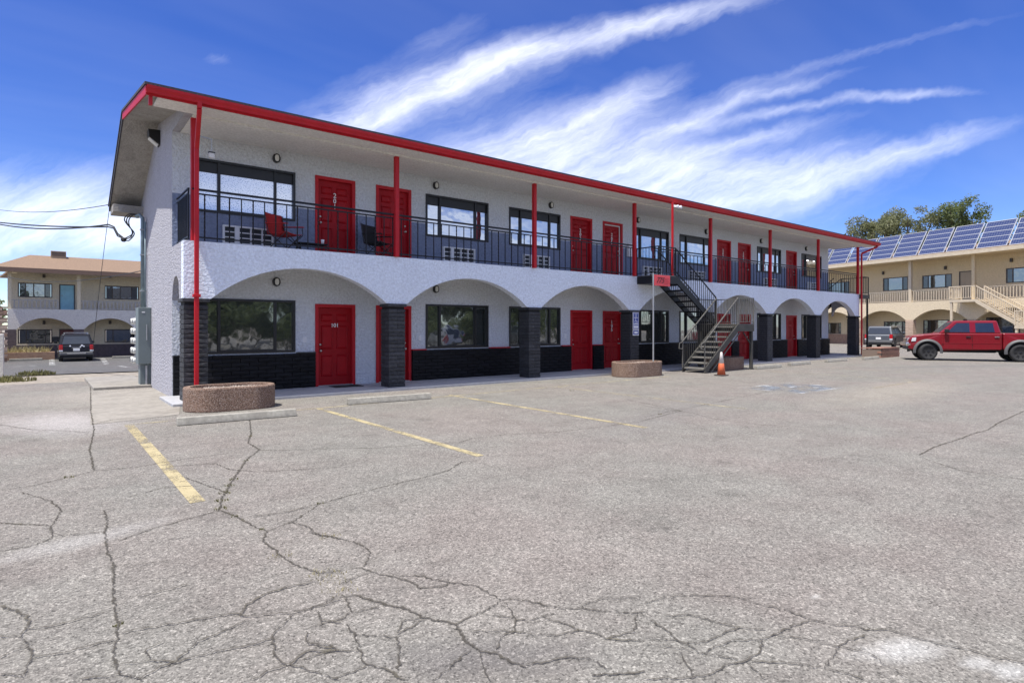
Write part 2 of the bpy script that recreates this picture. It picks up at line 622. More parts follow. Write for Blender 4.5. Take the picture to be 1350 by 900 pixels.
def crack_mat():
    """open crack: solid in the middle, crumbling into the aggregate at its edges"""
    m = bpy.data.materials.new('crack_fill')
    m.use_nodes = True
    T = NT(m.node_tree)
    pos = T.n('ShaderNodeNewGeometry').outputs['Position']
    e = T.n('ShaderNodeAttribute', attribute_name='edge').outputs['Fac']
    n = T.noise(pos, 70.0, 3.0, 0.7)
    n2 = T.noise(pos, 5.0, 4.0, 0.6)
    a = T.m('SUBTRACT', T.m('ADD', T.m('MULTIPLY', n, 2.4), T.m('MULTIPLY', n2, 1.7)), T.m('MULTIPLY', e, 1.2))
    a = T.n('ShaderNodeMapRange', {'Value': a, 'From Min': 1.32, 'From Max': 1.78, 'To Max': 0.74}).outputs[0]
    c = T.ramp(n2, [(0.35, (0.055, 0.05, 0.044)), (0.6, (0.085, 0.077, 0.064)), (0.75, (0.12, 0.11, 0.08))])
    d = T.n('ShaderNodeBsdfPrincipled', {'Base Color': c, 'Roughness': 1.0, 'Specular IOR Level': 0.0})
    tr = T.n('ShaderNodeBsdfTransparent')
    mx = T.n('ShaderNodeMixShader', {0: a, 1: tr.outputs[0], 2: d.outputs[0]})
    o = T.n('ShaderNodeOutputMaterial')
    T.link(mx.outputs[0], o.inputs[0])
    return m


M_crack = crack_mat()
PATCHES = [
    (on_ground(1190, 856), 0.22, 0.085, R(-28), 0.55, (0.46, 0.455, 0.43)),
    (on_ground(1288, 874), 0.09, 0.05, R(-20), 0.5, (0.46, 0.455, 0.43)),
    (on_ground(1335, 884), 0.10, 0.05, R(-10), 0.5, (0.44, 0.44, 0.42)),
    (on_ground(1075, 786), 0.04, 0.02, 0.0, 0.4, (0.45, 0.44, 0.41)),
    (on_ground(85, 556), 0.75, 1.5, R(10), 0.55, (0.40, 0.38, 0.37)),
    (on_ground(110, 712), 0.5, 0.16, R(15), 0.4, (0.36, 0.35, 0.33)),
    (on_ground(150, 520), 1.5, 2.2, 0.0, 0.4, (0.36, 0.33, 0.29)),
    (on_ground(640, 865), 0.5, 0.16, R(-35), 0.45, (0.09, 0.085, 0.085)),
    (on_ground(880, 545), 3.0, 0.5, R(20), 0.3, (0.15, 0.145, 0.14)),
    (on_ground(1180, 515), 4.0, 0.9, R(5), 0.35, (0.34, 0.30, 0.24)),
    (on_ground(1250, 483), 6.0, 0.5, R(-25), 0.4, (0.13, 0.125, 0.12)),
]
M_asphalt = asphalt('asphalt', (0.194, 0.182, 0.163))
M_asphalt2 = asphalt('asphalt_dark', (0.11, 0.108, 0.106), patches=False)
M_dirt = mat('dirt', (0.27, 0.235, 0.19), 0.95, var=0.35, vscale=6, var2=0.6, v2scale=0.9, tint=(0.20, 0.18, 0.14), bump=0.6, bscale=40)
M_conc = mat('concrete', (0.265, 0.245, 0.212), 0.9, var=0.18, vscale=9, var2=0.5, v2scale=1.6, tint=(0.16, 0.145, 0.125), bump=0.4, bscale=60)
M_conc2 = mat('concrete_walk', (0.36, 0.365, 0.38), 0.85, var=0.12, vscale=7, var2=0.4, v2scale=1.3, tint=(0.32, 0.31, 0.30), bump=0.2, bscale=70)
M_stop = mat('concrete_stop', (0.30, 0.285, 0.245), 0.9, var=0.22, vscale=14, var2=0.5, v2scale=3, tint=(0.2, 0.185, 0.16), bump=0.5, bscale=70, bdist=0.006)
M_stucco = stucco('stucco_white', (0.78, 0.835, 0.915), (0.60, 0.635, 0.69), 0.6, 0.6)
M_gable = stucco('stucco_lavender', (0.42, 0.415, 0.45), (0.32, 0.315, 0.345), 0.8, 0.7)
M_wall = stucco('stucco_grey', (0.68, 0.71, 0.75), (0.58, 0.60, 0.62), 0.8, 0.5)
M_dado = stucco('stucco_slate', (0.23, 0.275, 0.385), (0.19, 0.22, 0.31), 0.7, 0.4)
M_soffit = stucco('plaster_soffit', (0.76, 0.75, 0.72), (0.56, 0.545, 0.52), 0.35, 0.5)
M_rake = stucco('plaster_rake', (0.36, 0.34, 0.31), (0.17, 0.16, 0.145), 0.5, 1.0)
M_red = mat('red_paint', (0.47, 0.012, 0.020), 0.5, spec=0.3, var2=0.15, v2scale=1.3, tint=(0.36, 0.03, 0.03), var=0.10, vscale=5, bump=0.05, bscale=30)
M_door = mat('red_door_paint', (0.35, 0.005, 0.010), 0.45, spec=0.22, var2=0.10, v2scale=2.2, tint=(0.20, 0.006, 0.01), var=0.10, vscale=3, bump=0.04, bscale=25, rnd=0.08)
M_brick = mat('black_brick', (0.0055, 0.0055, 0.007), 0.55, spec=0.25, var=0.3, vscale=20, bump=0.6, bscale=55, rnd=0.3)
M_colbrick = mat('charcoal_brick', (0.050, 0.051, 0.055), 0.65, spec=0.25, var=0.3, vscale=16, bump=0.6, bscale=55, rnd=0.25)
M_mortar = mat('black_mortar', (0.008, 0.008, 0.009), 0.8)
M_blackm = mat('black_metal', (0.008, 0.009, 0.012), 0.45, spec=0.35, var=0.2, vscale=8)
M_frame = mat('black_frame', (0.012, 0.012, 0.013), 0.4)
M_glass = glass_mat('window_glass', (0.020, 0.025, 0.022), 0.24, rough=0.035)
M_glass_up = glass_mat('window_glass_upper', (0.012, 0.014, 0.018), 0.52)
M_cglass = glass_mat('car_glass', (0.012, 0.016, 0.02), 0.07)
M_lace = lace_glass()
M_white = mat('white_plastic', (0.78, 0.79, 0.80), 0.45, var=0.05)
M_grille = mat('dark_grille', (0.035, 0.04, 0.045), 0.6)
M_lens = mat('light_lens', (0.70, 0.70, 0.66), 0.25)
M_steel = mat('brushed_steel', (0.55, 0.53, 0.48), 0.28, metal=1.0)
M_galv = mat('galvanised_pole', (0.42, 0.43, 0.44), 0.45, metal=0.7, var=0.15, vscale=9)
M_shingle = mat('roof_shingle', (0.045, 0.045, 0.055), 0.9, var=0.3, vscale=30, bump=0.6, bscale=50)
M_agg = None
M_elec = mat('electric_grey', (0.135, 0.165, 0.17), 0.5, var=0.08, vscale=4)
M_elec2 = mat('meter_grey', (0.36, 0.37, 0.38), 0.45, var=0.1, vscale=6)
M_conduit = mat('conduit', (0.20, 0.26, 0.28), 0.5, metal=0.3, var=0.2, vscale=6)
M_rubber = mat('rubber', (0.022, 0.022, 0.023), 0.8, var=0.2, vscale=20, bump=0.3, bscale=60)
M_wire = mat('cable', (0.02, 0.02, 0.022), 0.6)
M_yellow = worn_paint('yellow_line', (0.43, 0.365, 0.215), 0.47)
M_yellow2 = worn_paint('yellow_line_faded', (0.38, 0.335, 0.225), 0.55)
M_whitel = worn_paint('white_line', (0.46, 0.46, 0.45), 0.60)
M_bluel = worn_paint('blue_paint_faded', (0.24, 0.265, 0.30), 0.66)
M_weed = foliage('weed_green', (0.10, 0.105, 0.035), (0.24, 0.22, 0.09))
M_dry = foliage('dry_grass', (0.30, 0.26, 0.12), (0.42, 0.37, 0.19))
M_stair = mat('stair_metal', (0.048, 0.047, 0.044), 0.55, spec=0.3, var=0.25, vscale=6, var2=0.5, v2scale=2, tint=(0.09, 0.083, 0.07))
M_tread = mat('stair_tread', (0.17, 0.162, 0.145), 0.8, var=0.15, vscale=10)
M_rail = mat('hand_rail', (0.115, 0.11, 0.10), 0.4, var=0.2, vscale=7)


def aggregate():
    m = bpy.data.materials.new('exposed_aggregate')
    m.use_nodes = True
    T = NT(m.node_tree)
    pos = T.n('ShaderNodeNewGeometry').outputs['Position']
    v1 = T.n('ShaderNodeTexVoronoi', {'Vector': pos, 'Scale': 70.0})
    s = T.n('ShaderNodeSeparateColor', {0: v1.outputs['Color']}).outputs[0]
    c = T.ramp(s, [(0.0, (0.16, 0.10, 0.07)), (0.4, (0.27, 0.17, 0.12)), (0.75, (0.34, 0.235, 0.175)), (1.0, (0.42, 0.34, 0.28))])
    dk = T.ramp(v1.outputs['Distance'], [(0.3, (1, 1, 1)), (0.75, (0.45, 0.4, 0.38))])
    c = T.mix(1.0, c, dk, 'MULTIPLY')
    h = T.m('SUBTRACT', 1.0, v1.outputs['Distance'])
    bp = T.n('ShaderNodeBump', {'Strength': 0.9, 'Distance': 0.012, 'Height': h})
    b = T.n('ShaderNodeBsdfPrincipled', {'Base Color': c, 'Roughness': 0.8, 'Normal': bp.outputs[0]})
    o = T.n('ShaderNodeOutputMaterial')
    T.link(b.outputs[0], o.inputs[0])
    return m


M_agg = aggregate()


# =================================================================== ground
def gz(x, y):
    return -0.58 * smooth(23.5, 42, y) * (1 - smooth(10, 24, x))


def sheet(xs, ys, dz, skip=None):
    b = MB()
    nx, ny = len(xs), len(ys)
    for y in ys:
        for x in xs:
            b.v.append((x, y, gz(x, y) + dz))
    for j in range(ny - 1):
        for i in range(nx - 1):
            if skip and skip((xs[i] + xs[i + 1]) / 2, (ys[j] + ys[j + 1]) / 2):
                continue
            a = j * nx + i
            b.f.append((a, a + 1, a + nx + 1, a + nx))
    return b


def frange(a, b, n):
    return [a + (b - a) * i / n for i in range(n + 1)]


gx = [-900, -300, -100] + frange(-50, 50, 50) + [70, 100, 300, 1200]
gy = [-900, -300, -100, -40] + frange(-20, 70, 60) + [100, 300, 1200]
struct(sheet(gx, gy, -0.02).build('ground', M_dirt, fix=False))
lot = struct(sheet([-60, -30, 0, 36, 60, 90], [-45, -20, 0, 21.6], 0.0).build('parking_lot', M_asphalt, fix=False))
struct(sheet([36.01, 60, 90], [21.6, 40, 70], 0.0).build('side_lot', M_asphalt, fix=False))
struct(sheet(frange(-40, 34, 37), frange(25.6, 53.4, 24), 0.01).build('rear_lot', M_asphalt2, fix=False))
# concrete apron beside the gable and the strip under the arcade
b = MB().box(1.02, 2.29, 18.35, 22.4, -0.05, 0.07)
struct(b.build('utility_pad', M_conc, bevel=0.015))
b = MB().box(2.05, 35.6, 13.52, 15.24, -0.05, 0.06)
struct(b.build('walkway', M_conc2, bevel=0.012))
b = MB()
p = [on_ground(x, y, 0.004) for x, y in ((119, 560), (121, 520), (205, 512), (238, 528), (236, 546))]
b.add(p, [(0, 1, 2, 3, 4)])
struct(b.build('concrete_apron', M_conc, fix=False))


def strip_line(name, pts, w, m, parent=lot, z=0.004, jitter=0.0, seg=0.12, taper=True, seed=0):
    rnd = random.Random(seed)
    pts = [Vector((p[0], p[1], 0)) for p in pts]
    dense = [pts[0]]
    for a, c in zip(pts, pts[1:]):
        n = max(1, int((c - a).length / seg))
        nrm_ = Vector((-(c - a).y, (c - a).x, 0)).normalized() if (c - a).length else Vector((0, 0, 0))
        for i in range(1, n + 1):
            q = a.lerp(c, i / n)
            if i < n:
                q = q + nrm_ * rnd.uniform(-jitter, jitter)
            dense.append(q)
    b = MB()
    L = len(dense)
    for i, q in enumerate(dense):
        d = dense[min(i + 1, L - 1)] - dense[max(i - 1, 0)]
        nn = Vector((-d.y, d.x, 0)).normalized() if d.length > 1e-6 else Vector((1, 0, 0))
        ww = w
        if jitter:
            ww = w * rnd.uniform(0.7, 1.3)
            if taper and i in (0, L - 1):
                ww = w * 0.6
        zz = gz(q.x, q.y) + z
        b.v.append((q.x - nn.x * ww / 2, q.y - nn.y * ww / 2, zz))
        b.v.append((q.x, q.y, zz))
        b.v.append((q.x + nn.x * ww / 2, q.y + nn.y * ww / 2, zz))
    for i in range(L - 1):
        o = 3 * i
        b.f += [(o, o + 1, o + 4, o + 3), (o + 1, o + 2, o + 5, o + 4)]
    ob = b.build(name, m, parent, fix=False)
    at = ob.data.attributes.new('edge', 'FLOAT', 'POINT')
    at.data.foreach_set('value', [0.0 if i % 3 == 1 else 1.0 for i in range(len(b.v))])
    return ob


# ---- painted lines
def line_obj(x0, y0, x1, y1, w, m, z=0.004):
    o = strip_line('painted_line', [(x0, y0), (x1, y1)], w, m, lot, z, seg=0.5)
    return o


line_obj(1.12, 6.05, 1.12, 11.5, 0.13, M_yellow)
line_obj(4.27, 6.04, 4.27, 11.5, 0.115, M_yellow)
line_obj(7.53, 6.1, 7.53, 11.9, 0.115, M_yellow)
line_obj(1.06, 11.57, 4.9, 11.57, 0.10, M_yellow2)
line_obj(5.0, 11.62, 16.0, 12.0, 0.10, M_yellow2, 0.0045)
line_obj(10.8, 6.3, 10.8, 11.7, 0.10, M_yellow2)
line_obj(20.6, 6.3, 20.6, 11.4, 0.10, M_yellow2)
line_obj(17.1, 6.35, 20.7, 6.4, 0.10, M_yellow2, 0.0046)
line_obj(24.0, 6.5, 24.0, 11.3, 0.10, M_yellow2)
# accessible bay symbol, faded
sym = empty('accessible_bay_symbol', on_ground(1046, 511), None)
struct(sym)
c0 = on_ground(1046, 511)
b = MB()
b.box(-1.15, 1.15, -0.75, 0.75, 0.0, 0.0008)
b.build('symbol_ground', M_bluel, sym, (c0.x, c0.y, 0.003))
b = MB()
for s in (-1, 1):
    b.box(-1.22, 1.22, s * 0.8 - 0.05, s * 0.8 + 0.05, 0, 0.0008)
    b.box(s * 1.2 - 0.05, s * 1.2 + 0.05, -0.74, 0.74, 0, 0.0008)
b.build('symbol_border', M_whitel, sym, (c0.x, c0.y, 0.005))
b = MB()
ring = [(0.32 * math.cos(a) + 0.05, 0.32 * math.sin(a) - 0.12, 0) for a in frange(R(120), R(400), 18)]
b.tube(ring, 0.035, 4)
b.bar((-0.05, 0.05, 0), (-0.05, 0.45, 0), 0.08, 0.006)
b.bar((-0.05, 0.1, 0.001), (0.3, 0.1, 0.001), 0.07, 0.006)
b.bar((0.3, 0.1, 0.002), (0.42, -0.35, 0.002), 0.07, 0.006)
b.lathe([(0.09, 0), (0.09, 0.004)], 14, (-0.05, 0.58, 0))
bb = b.build('wheelchair_mark', M_whitel, sym, (c0.x, c0.y, 0.006))
bb.scale = (1.4, 1.1, 0.05)
# rear lot stall marks
for (xa, ya, xb, yb) in ((68, 472, 69, 479), (135, 471, 141, 478), (158, 482, 170, 489)):
    A_, B_ = on_ground(xa, ya, -0.5), on_ground(xb, yb, -0.45)
    strip_line('painted_line', [A_[:2], B_[:2]], 0.28, M_whitel, bpy.data.objects['rear_lot'], 0.02, seg=0.8)
A_, B_ = on_ground(14, 481, -0.45), on_ground(46, 479, -0.45)
strip_line('painted_line', [A_[:2], B_[:2]], 0.35, M_whitel, bpy.data.objects['rear_lot'], 0.02, seg=0.8)


# ---- cracks, traced on the pavement
def zz(pts, ox, oy, s):
    return [(ox + x / s, oy + y / s) for x, y in pts]


CR = []
CR += [(p, 0.028) for p in (
    [(0, 647), (44, 640), (93, 629), (124, 621), (178, 616), (231, 607), (276, 601), (307, 597)],
    [(119, 500), (120, 544), (124, 567), (118, 593), (124, 620)],
    [(27, 649), (67, 660), (80, 673), (67, 695), (69, 709), (44, 719), (0, 727)],
    [(0, 689), (27, 691), (67, 693)],
    [(289, 673), (249, 684), (204, 696), (156, 713)],
    [(342, 594), (400, 593), (453, 591), (489, 591), (533, 588), (587, 584), (604, 582)],
    [(222, 615), (284, 611), (302, 619), (342, 622), (449, 616)],
    [(351, 700), (387, 687), (422, 664), (476, 649), (529, 636), (569, 627), (591, 620), (609, 609), (631, 607)],
    [(604, 584), (622, 578), (667, 573), (729, 570), (782, 564), (844, 556), (900, 541)],
    [(900, 542), (867, 535), (827, 527)],
    [(850, 535), (880, 540), (915, 545), (940, 552), (1000, 560), (1075, 564)],
    [(1130, 567), (1230, 570), (1280, 572)],
    [(850, 550), (885, 542), (917, 536), (970, 525), (1015, 516)],
    [(1212, 602), (1235, 610), (1265, 620), (1310, 627), (1350, 632)],
    [(120, 560), (150, 553), (178, 551)], [(0, 560), (40, 566), (118, 570)],
    [(170, 655), (215, 643), (262, 640)], [(300, 650), (262, 636), (240, 628)],
)]
CR += [([(329, 553), (331, 571), (327, 584), (342, 593), (324, 607), (307, 633), (293, 656), (289, 673)], 0.055),
       ([(289, 673), (311, 680), (338, 696), (351, 700), (347, 713), (369, 731), (387, 744), (422, 756), (444, 751)], 0.04),
       ([(136, 673), (142, 687), (139, 700), (142, 731), (149, 742), (151, 789), (156, 829), (149, 869), (160, 891), (187, 898)], 0.03),
       ([(1212, 600), (1230, 590), (1270, 577), (1285, 571), (1302, 567), (1317, 557), (1350, 542)], 0.055)]
for w, p in ((0.022, [(20, 5), (90, 20), (220, 50), (265, 85), (240, 140)]),
             (0.024, [(90, 175), (150, 155), (230, 145), (290, 168), (370, 185), (430, 205), (460, 228), (550, 220), (580, 205)]),
             (0.026, [(375, 180), (470, 178), (520, 195), (580, 205), (680, 218), (730, 245), (780, 272), (830, 270), (920, 285), (1020, 308), (1120, 310), (1300, 328), (1350, 320)]),
             (0.022, [(780, 275), (720, 315), (650, 345), (605, 370)]),
             (0.05, [(210, 255), (270, 275), (320, 290), (400, 310), (480, 345), (600, 370), (625, 410), (660, 450), (700, 480), (760, 485), (830, 525), (880, 540)]),
             (0.024, [(0, 320), (60, 295), (120, 265), (210, 255)]),
             (0.02, [(170, 265), (190, 320), (150, 350), (60, 375), (0, 390)]), (0.018, [(190, 325), (300, 300)]),
             (0.022, [(170, 370), (205, 410), (215, 470), (250, 530), (350, 560), (400, 590)]),
             (0.018, [(230, 410), (300, 415), (370, 420), (380, 470), (375, 550)]),
             (0.02, [(370, 400), (390, 360), (440, 350), (480, 345)]), (0.018, [(370, 410), (440, 375), (480, 350)]),
             (0.018, [(0, 510), (60, 490), (150, 475), (215, 480)]), (0.018, [(110, 590), (200, 560), (250, 535)]),
             (0.02, [(520, 590), (580, 550), (620, 500), (660, 475)]),
             (0.018, [(800, 285), (825, 330), (840, 355), (835, 400), (780, 420), (760, 470)]),
             (0.018, [(840, 355), (920, 348), (1000, 325)]), (0.014, [(720, 330), (830, 345)]),
             (0.016, [(660, 400), (740, 395), (835, 400), (900, 410), (1000, 415), (1090, 395)]),
             (0.018, [(950, 345), (1050, 375), (1090, 395), (1150, 405), (1200, 430), (1350, 435)]),
             (0.016, [(1320, 330), (1310, 400), (1200, 430)]), (0.024, [(880, 530), (960, 520), (1050, 500), (1130, 505), (1200, 550)]),
             (0.035, [(1140, 575), (1250, 565), (1350, 555)]), (0.016, [(700, 490), (720, 550), (740, 595)]),
             (0.018, [(1120, 310), (1100, 295), (1180, 270), (1290, 265), (1350, 275)]),
             (0.015, [(150, 210), (200, 185), (260, 165)]), (0.015, [(60, 335), (70, 365)]), (0.014, [(20, 440), (90, 450), (130, 468)])):
    CR.append((zz(p, 400, 700, 3.0), w))
for w, p in ((0.024, [(0, 260), (60, 240), (130, 230), (320, 235), (420, 265), (520, 290), (600, 318), (680, 338), (760, 342), (790, 355), (880, 355), (1000, 390), (1130, 420), (1220, 445), (1350, 470)]),
             (0.022, [(600, 320), (540, 335), (490, 355), (430, 385), (330, 390), (260, 410), (200, 440)]),
             (0.018, [(70, 305), (160, 300), (250, 325), (340, 345), (430, 352)]),
             (0.018, [(340, 345), (290, 360), (240, 385), (190, 405), (110, 390), (0, 382)]),
             (0.02, [(20, 320), (70, 350), (120, 395), (210, 440), (330, 460)]),
             (0.022, [(420, 390), (410, 430), (370, 460), (290, 480), (240, 510), (170, 525), (0, 530)]),
             (0.016, [(120, 430), (150, 480), (170, 520)]), (0.018, [(380, 465), (480, 470), (640, 490), (780, 530)]),
             (0.018, [(640, 490), (690, 420), (720, 395), (790, 370)]),
             (0.016, [(430, 370), (560, 385), (690, 415), (790, 435), (860, 480), (940, 530)]),
             (0.016, [(0, 405), (100, 415), (200, 440)]), (0.014, [(370, 480), (430, 530)])):
    CR.append((zz(p, 850, 700, 2.7), w))
for w, p in ((0.028, [(0, 600), (70, 620), (120, 655), (85, 720), (130, 790), (90, 880), (0, 870)]), (0.02, [(0, 720), (85, 720)]),
             (0.02, [(0, 805), (60, 770), (130, 760)]), (0.016, [(100, 690), (200, 680), (300, 655), (430, 620)]),
             (0.016, [(130, 800), (250, 785), (350, 760), (460, 730)]),
             (0.02, [(480, 705), (600, 685), (780, 650), (920, 630), (990, 640), (1160, 625), (1260, 600), (1350, 570)]),
             (0.022, [(320, 890), (420, 880), (480, 870), (560, 885), (620, 850), (700, 815), (780, 740), (880, 700), (990, 650)]),
             (0.024, [(480, 830), (600, 815), (690, 825), (850, 780), (980, 755), (1070, 730), (1100, 690), (1160, 630)]),
             (0.022, [(950, 640), (970, 600), (1050, 550), (1130, 525), (1250, 500), (1350, 455)]),
             (0.02, [(1080, 720), (1080, 780), (1130, 830), (1250, 860), (1340, 890)]),
             (0.02, [(1000, 890), (1080, 850), (1150, 830), (1210, 780), (1340, 775)]), (0.018, [(1260, 620), (1270, 655), (1350, 665)]),
             (0.016, [(1210, 700), (1220, 750), (1330, 770)]), (0.012, [(480, 445), (600, 430), (680, 420)]),
             (0.018, [(1000, 245), (1140, 225), (1270, 190), (1350, 170)]), (0.02, [(1150, 265), (1220, 285), (1250, 315), (1350, 330)]),
             (0.016, [(220, 320), (300, 315), (410, 305)]), (0.012, [(540, 560), (640, 540), (740, 515)]),
             (0.012, [(590, 810), (580, 770), (640, 745)])):
    CR.append((zz(p, 0, 600, 3.0), w))
for i, (pp, w) in enumerate(CR):
    g = [on_ground(x, y) for x, y in pp]
    o = strip_line('crack', [(q.x, q.y) for q in g], min(w, 0.05) * 0.50 + 0.007 + 0.0009 * (g[0].y + g[-1].y) / 2, M_crack, lot, 0.0055 + 0.00006 * i, jitter=0.010, seg=0.022, seed=i)


# ---- weeds in the cracks: uncountable blades
def tufts(name, spots, m, n=26, hgt=0.06, spread=0.07, seed=3, blade=0.006):
    rnd = random.Random(seed)
    b = MB()
    for (p, k) in spots:
        for _ in range(int(n * k)):
            a = rnd.uniform(0, 6.283)
            r = spread * k * math.sqrt(rnd.random())
            q = Vector((p.x + r * math.cos(a), p.y + r * math.sin(a), p.z))
            h = hgt * rnd.uniform(0.4, 1.2) * (0.6 + 0.4 * k)
            lean = Vector((rnd.uniform(-1, 1), rnd.uniform(-1, 1), 0)) * h * 0.6
            s = Vector((math.cos(a), math.sin(a), 0)) * blade
            t = q + lean + Vector((0, 0, h))
            mid = q + lean * 0.35 + Vector((0, 0, h * 0.6))
            b.add([q - s, q + s, mid + s * 0.7, mid - s * 0.7, t], [(0, 1, 2, 3), (3, 2, 4)])
    return struct(b.build(name, m, fix=False), 'stuff')


sp = []
for (x, y, k) in ((289, 671, 1.2), (292, 660, 1.2), (296, 650, 1.1), (303, 640, 1), (308, 632, .9), (324, 607, .7), (330, 575, .6), (91, 629, 1.0),
                  (156, 824, .5),
                  (310, 681, .6), (345, 698, .6), (422, 664, .6), (870, 546, .8), (754, 515, 1.2)):
    sp.append((on_ground(x, y), k))
tufts('crack_weeds', sp, M_weed, 22, 0.022, 0.05, blade=0.004)
sp = [(on_ground(x, y), k) for (x, y, k) in ((432, 760, 1.4), (440, 772, 1.2), (436, 706, .9), (370, 732, 1), (455, 780, 1), (425, 755, 1), (430, 708, .7))]
tufts('dry_crack_grass', sp, M_dry, 20, 0.02, 0.09, seed=5, blade=0.003)

# =================================================================== the motel
X0, X1 = 2.30, 35.31
YF, YW, YB = 13.87, 15.25, 20.6           # arcade front, main wall, rear wall
FL1, FL2, CEIL = 0.06, 3.40, 6.0
motel = tag(empty('motel', (18.8, 17.0, 0)), 'two storey grey stucco motel with red eave, red doors and black brick arcade', 'motel')


def pierced_wall(x0, x1, z0, z1, y, holes, depth=0.14, cuts=()):
    """front skin of a wall in the plane y with rectangular holes and their reveals"""
    b = MB()
    xs = sorted({x0, x1, *[h[0] for h in holes], *[h[1] for h in holes]})
    zs = sorted({z0, z1, *[h[2] for h in holes], *[h[3] for h in holes], *cuts})
    idx = {}

    def V(x, z):
        k = (round(x, 4), round(z, 4))
        if k not in idx:
            idx[k] = len(b.v)
            b.v.append((x, y, z))
        return idx[k]
    for i in range(len(xs) - 1):
        for j in range(len(zs) - 1):
            cx, cz = (xs[i] + xs[i + 1]) / 2, (zs[j] + zs[j + 1]) / 2
            if any(h[0] < cx < h[1] and h[2] < cz < h[3] for h in holes):
                continue
            b.f.append((V(xs[i], zs[j]), V(xs[i + 1], zs[j]), V(xs[i + 1], zs[j + 1]), V(xs[i], zs[j + 1])))
    for (a, c, d, e) in holes:
        o = len(b.v)
        b.v += [(a, y, d), (c, y, d), (c, y, e), (a, y, e), (a, y + depth, d), (c, y + depth, d), (c, y + depth, e), (a, y + depth, e)]
        b.f += [(o, o + 4, o + 5, o + 1), (o + 1, o + 5, o + 6, o + 2), (o + 2, o + 6, o + 7, o + 3), (o + 3, o + 7, o + 4, o)]
    return b


WINS = [2.78, 8.82, 11.92, 18.0, 21.0, 27.14, 31.58]
WW = 2.26
DOORS = [5.55, 7.25, 14.67, 16.33, 23.76, 25.46, 29.96]
DW = 1.09
holes1 = [(x, x + WW, 0.97, 2.27) for x in WINS] + [(x, x + DW, FL1 - 0.05, 2.2) for x in DOORS]
holes2 = [(x, x + WW, 4.27, 5.5) for x in WINS] + [(x, x + DW, FL2 - 0.02, 5.53) for x in DOORS]
pierced_wall(X0, X1 - 0.6, -0.05, 3.2, YW, holes1).build('lower_wall', M_wall, motel, fix=False)
pierced_wall(X0, X1 - 0.6, 3.2, 6.3, YW, holes2).build('upper_wall', M_wall, motel, fix=False)
# slate painted dado of the upper gallery, thin coat of render standing 6 mm proud
segs = []
xs = X0 + 0.002
for x in sorted(DOORS):
    segs.append((xs, x - 0.002))
    xs = x + DW + 0.002
segs.append((xs, X1 - 0.602))
for (a, c) in segs:
    hs = [(w, w + WW, 4.27, 4.72) for w in WINS if a - 0.01 < w < c]
    zt = 4.62
    hs = [(h0, h1, h2, zt - 0.0) for (h0, h1, h2, h3) in hs]
    pierced_wall(a, c, FL2, zt, YW - 0.006, hs, 0.005).build('wall_dado', M_dado, motel, fix=False)

# gable wall, rear and far walls
RIDGE_Y, RIDGE_Z = 17.25, 6.82
EAVE_Y, EAVE_Z = 13.12, 6.17
BACK_Y, BACK_Z = 21.0, 5.12


def roof_under(y):
    if y < RIDGE_Y:
        return EAVE_Z - 0.13 + (RIDGE_Z - EAVE_Z) * (y - EAVE_Y) / (RIDGE_Y - EAVE_Y)
    return RIDGE_Z - 0.13 + (BACK_Z - RIDGE_Z) * (y - RIDGE_Y) / (BACK_Y - RIDGE_Y)


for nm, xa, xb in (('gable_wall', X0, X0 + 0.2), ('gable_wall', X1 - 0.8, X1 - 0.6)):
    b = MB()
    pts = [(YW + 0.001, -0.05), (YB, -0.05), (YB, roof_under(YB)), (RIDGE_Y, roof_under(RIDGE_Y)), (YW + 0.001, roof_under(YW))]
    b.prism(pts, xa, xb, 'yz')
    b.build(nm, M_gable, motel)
b = MB().box(X0 + 0.2, X1 - 0.8, YB - 0.2, YB - 0.001, -0.05, roof_under(YB))
b.build('rear_wall', M_stucco, motel)
# triangular infill above the gallery end
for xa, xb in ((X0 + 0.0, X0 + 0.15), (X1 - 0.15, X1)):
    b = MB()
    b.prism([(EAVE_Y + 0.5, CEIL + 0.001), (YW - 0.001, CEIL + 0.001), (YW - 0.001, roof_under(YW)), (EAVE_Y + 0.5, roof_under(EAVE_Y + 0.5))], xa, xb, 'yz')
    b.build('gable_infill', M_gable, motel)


# arcade band with its arches
def band(x0, x1, zt, zs, arches, y0, y1, n=20):
    b = MB()
    xs = [x0]
    zb = [zs]
    for (a, c, rise) in arches:
        half = (c - a) / 2
        rad = (half * half + rise * rise) / (2 * rise)
        if xs[-1] < a - 1e-4:
            xs.append(a)
            zb.append(zs)
        for i in range(1, n + 1):
            x = a + (c - a) * i / n
            xs.append(x)
            zb.append(zs + math.sqrt(max(0, rad * rad - (x - a - half) ** 2)) - (rad - rise))
    if xs[-1] < x1 - 1e-4:
        xs.append(x1)
        zb.append(zs)
    for x, z in zip(xs, zb):
        b.v += [(x, y0, z), (x, y0, zt), (x, y1, z), (x, y1, zt)]
    for i in range(len(xs) - 1):
        o = i * 4
        b.f += [(o, o + 4, o + 5, o + 1), (o + 2, o + 3, o + 7, o + 6), (o, o + 2, o + 6, o + 4), (o + 1, o + 5, o + 7, o + 3)]
    e = len(b.v) - 4
    b.f += [(0, 1, 3, 2), (e, e + 2, e + 3, e + 1)]
    return b


SP = (X1 - 0.46 - X0) / 7.0
CX = [X0 + SP * i for i in range(8)]              # left edges of the columns
CW = 0.46
arches = [(CX[i] + CW + 0.06, CX[i + 1] - 0.06, 0.76) for i in range(7)]
band(X0, X1, FL2, 2.2, arches, YF, YF + 0.26, 22).build('arcade_band', M_stucco, motel)
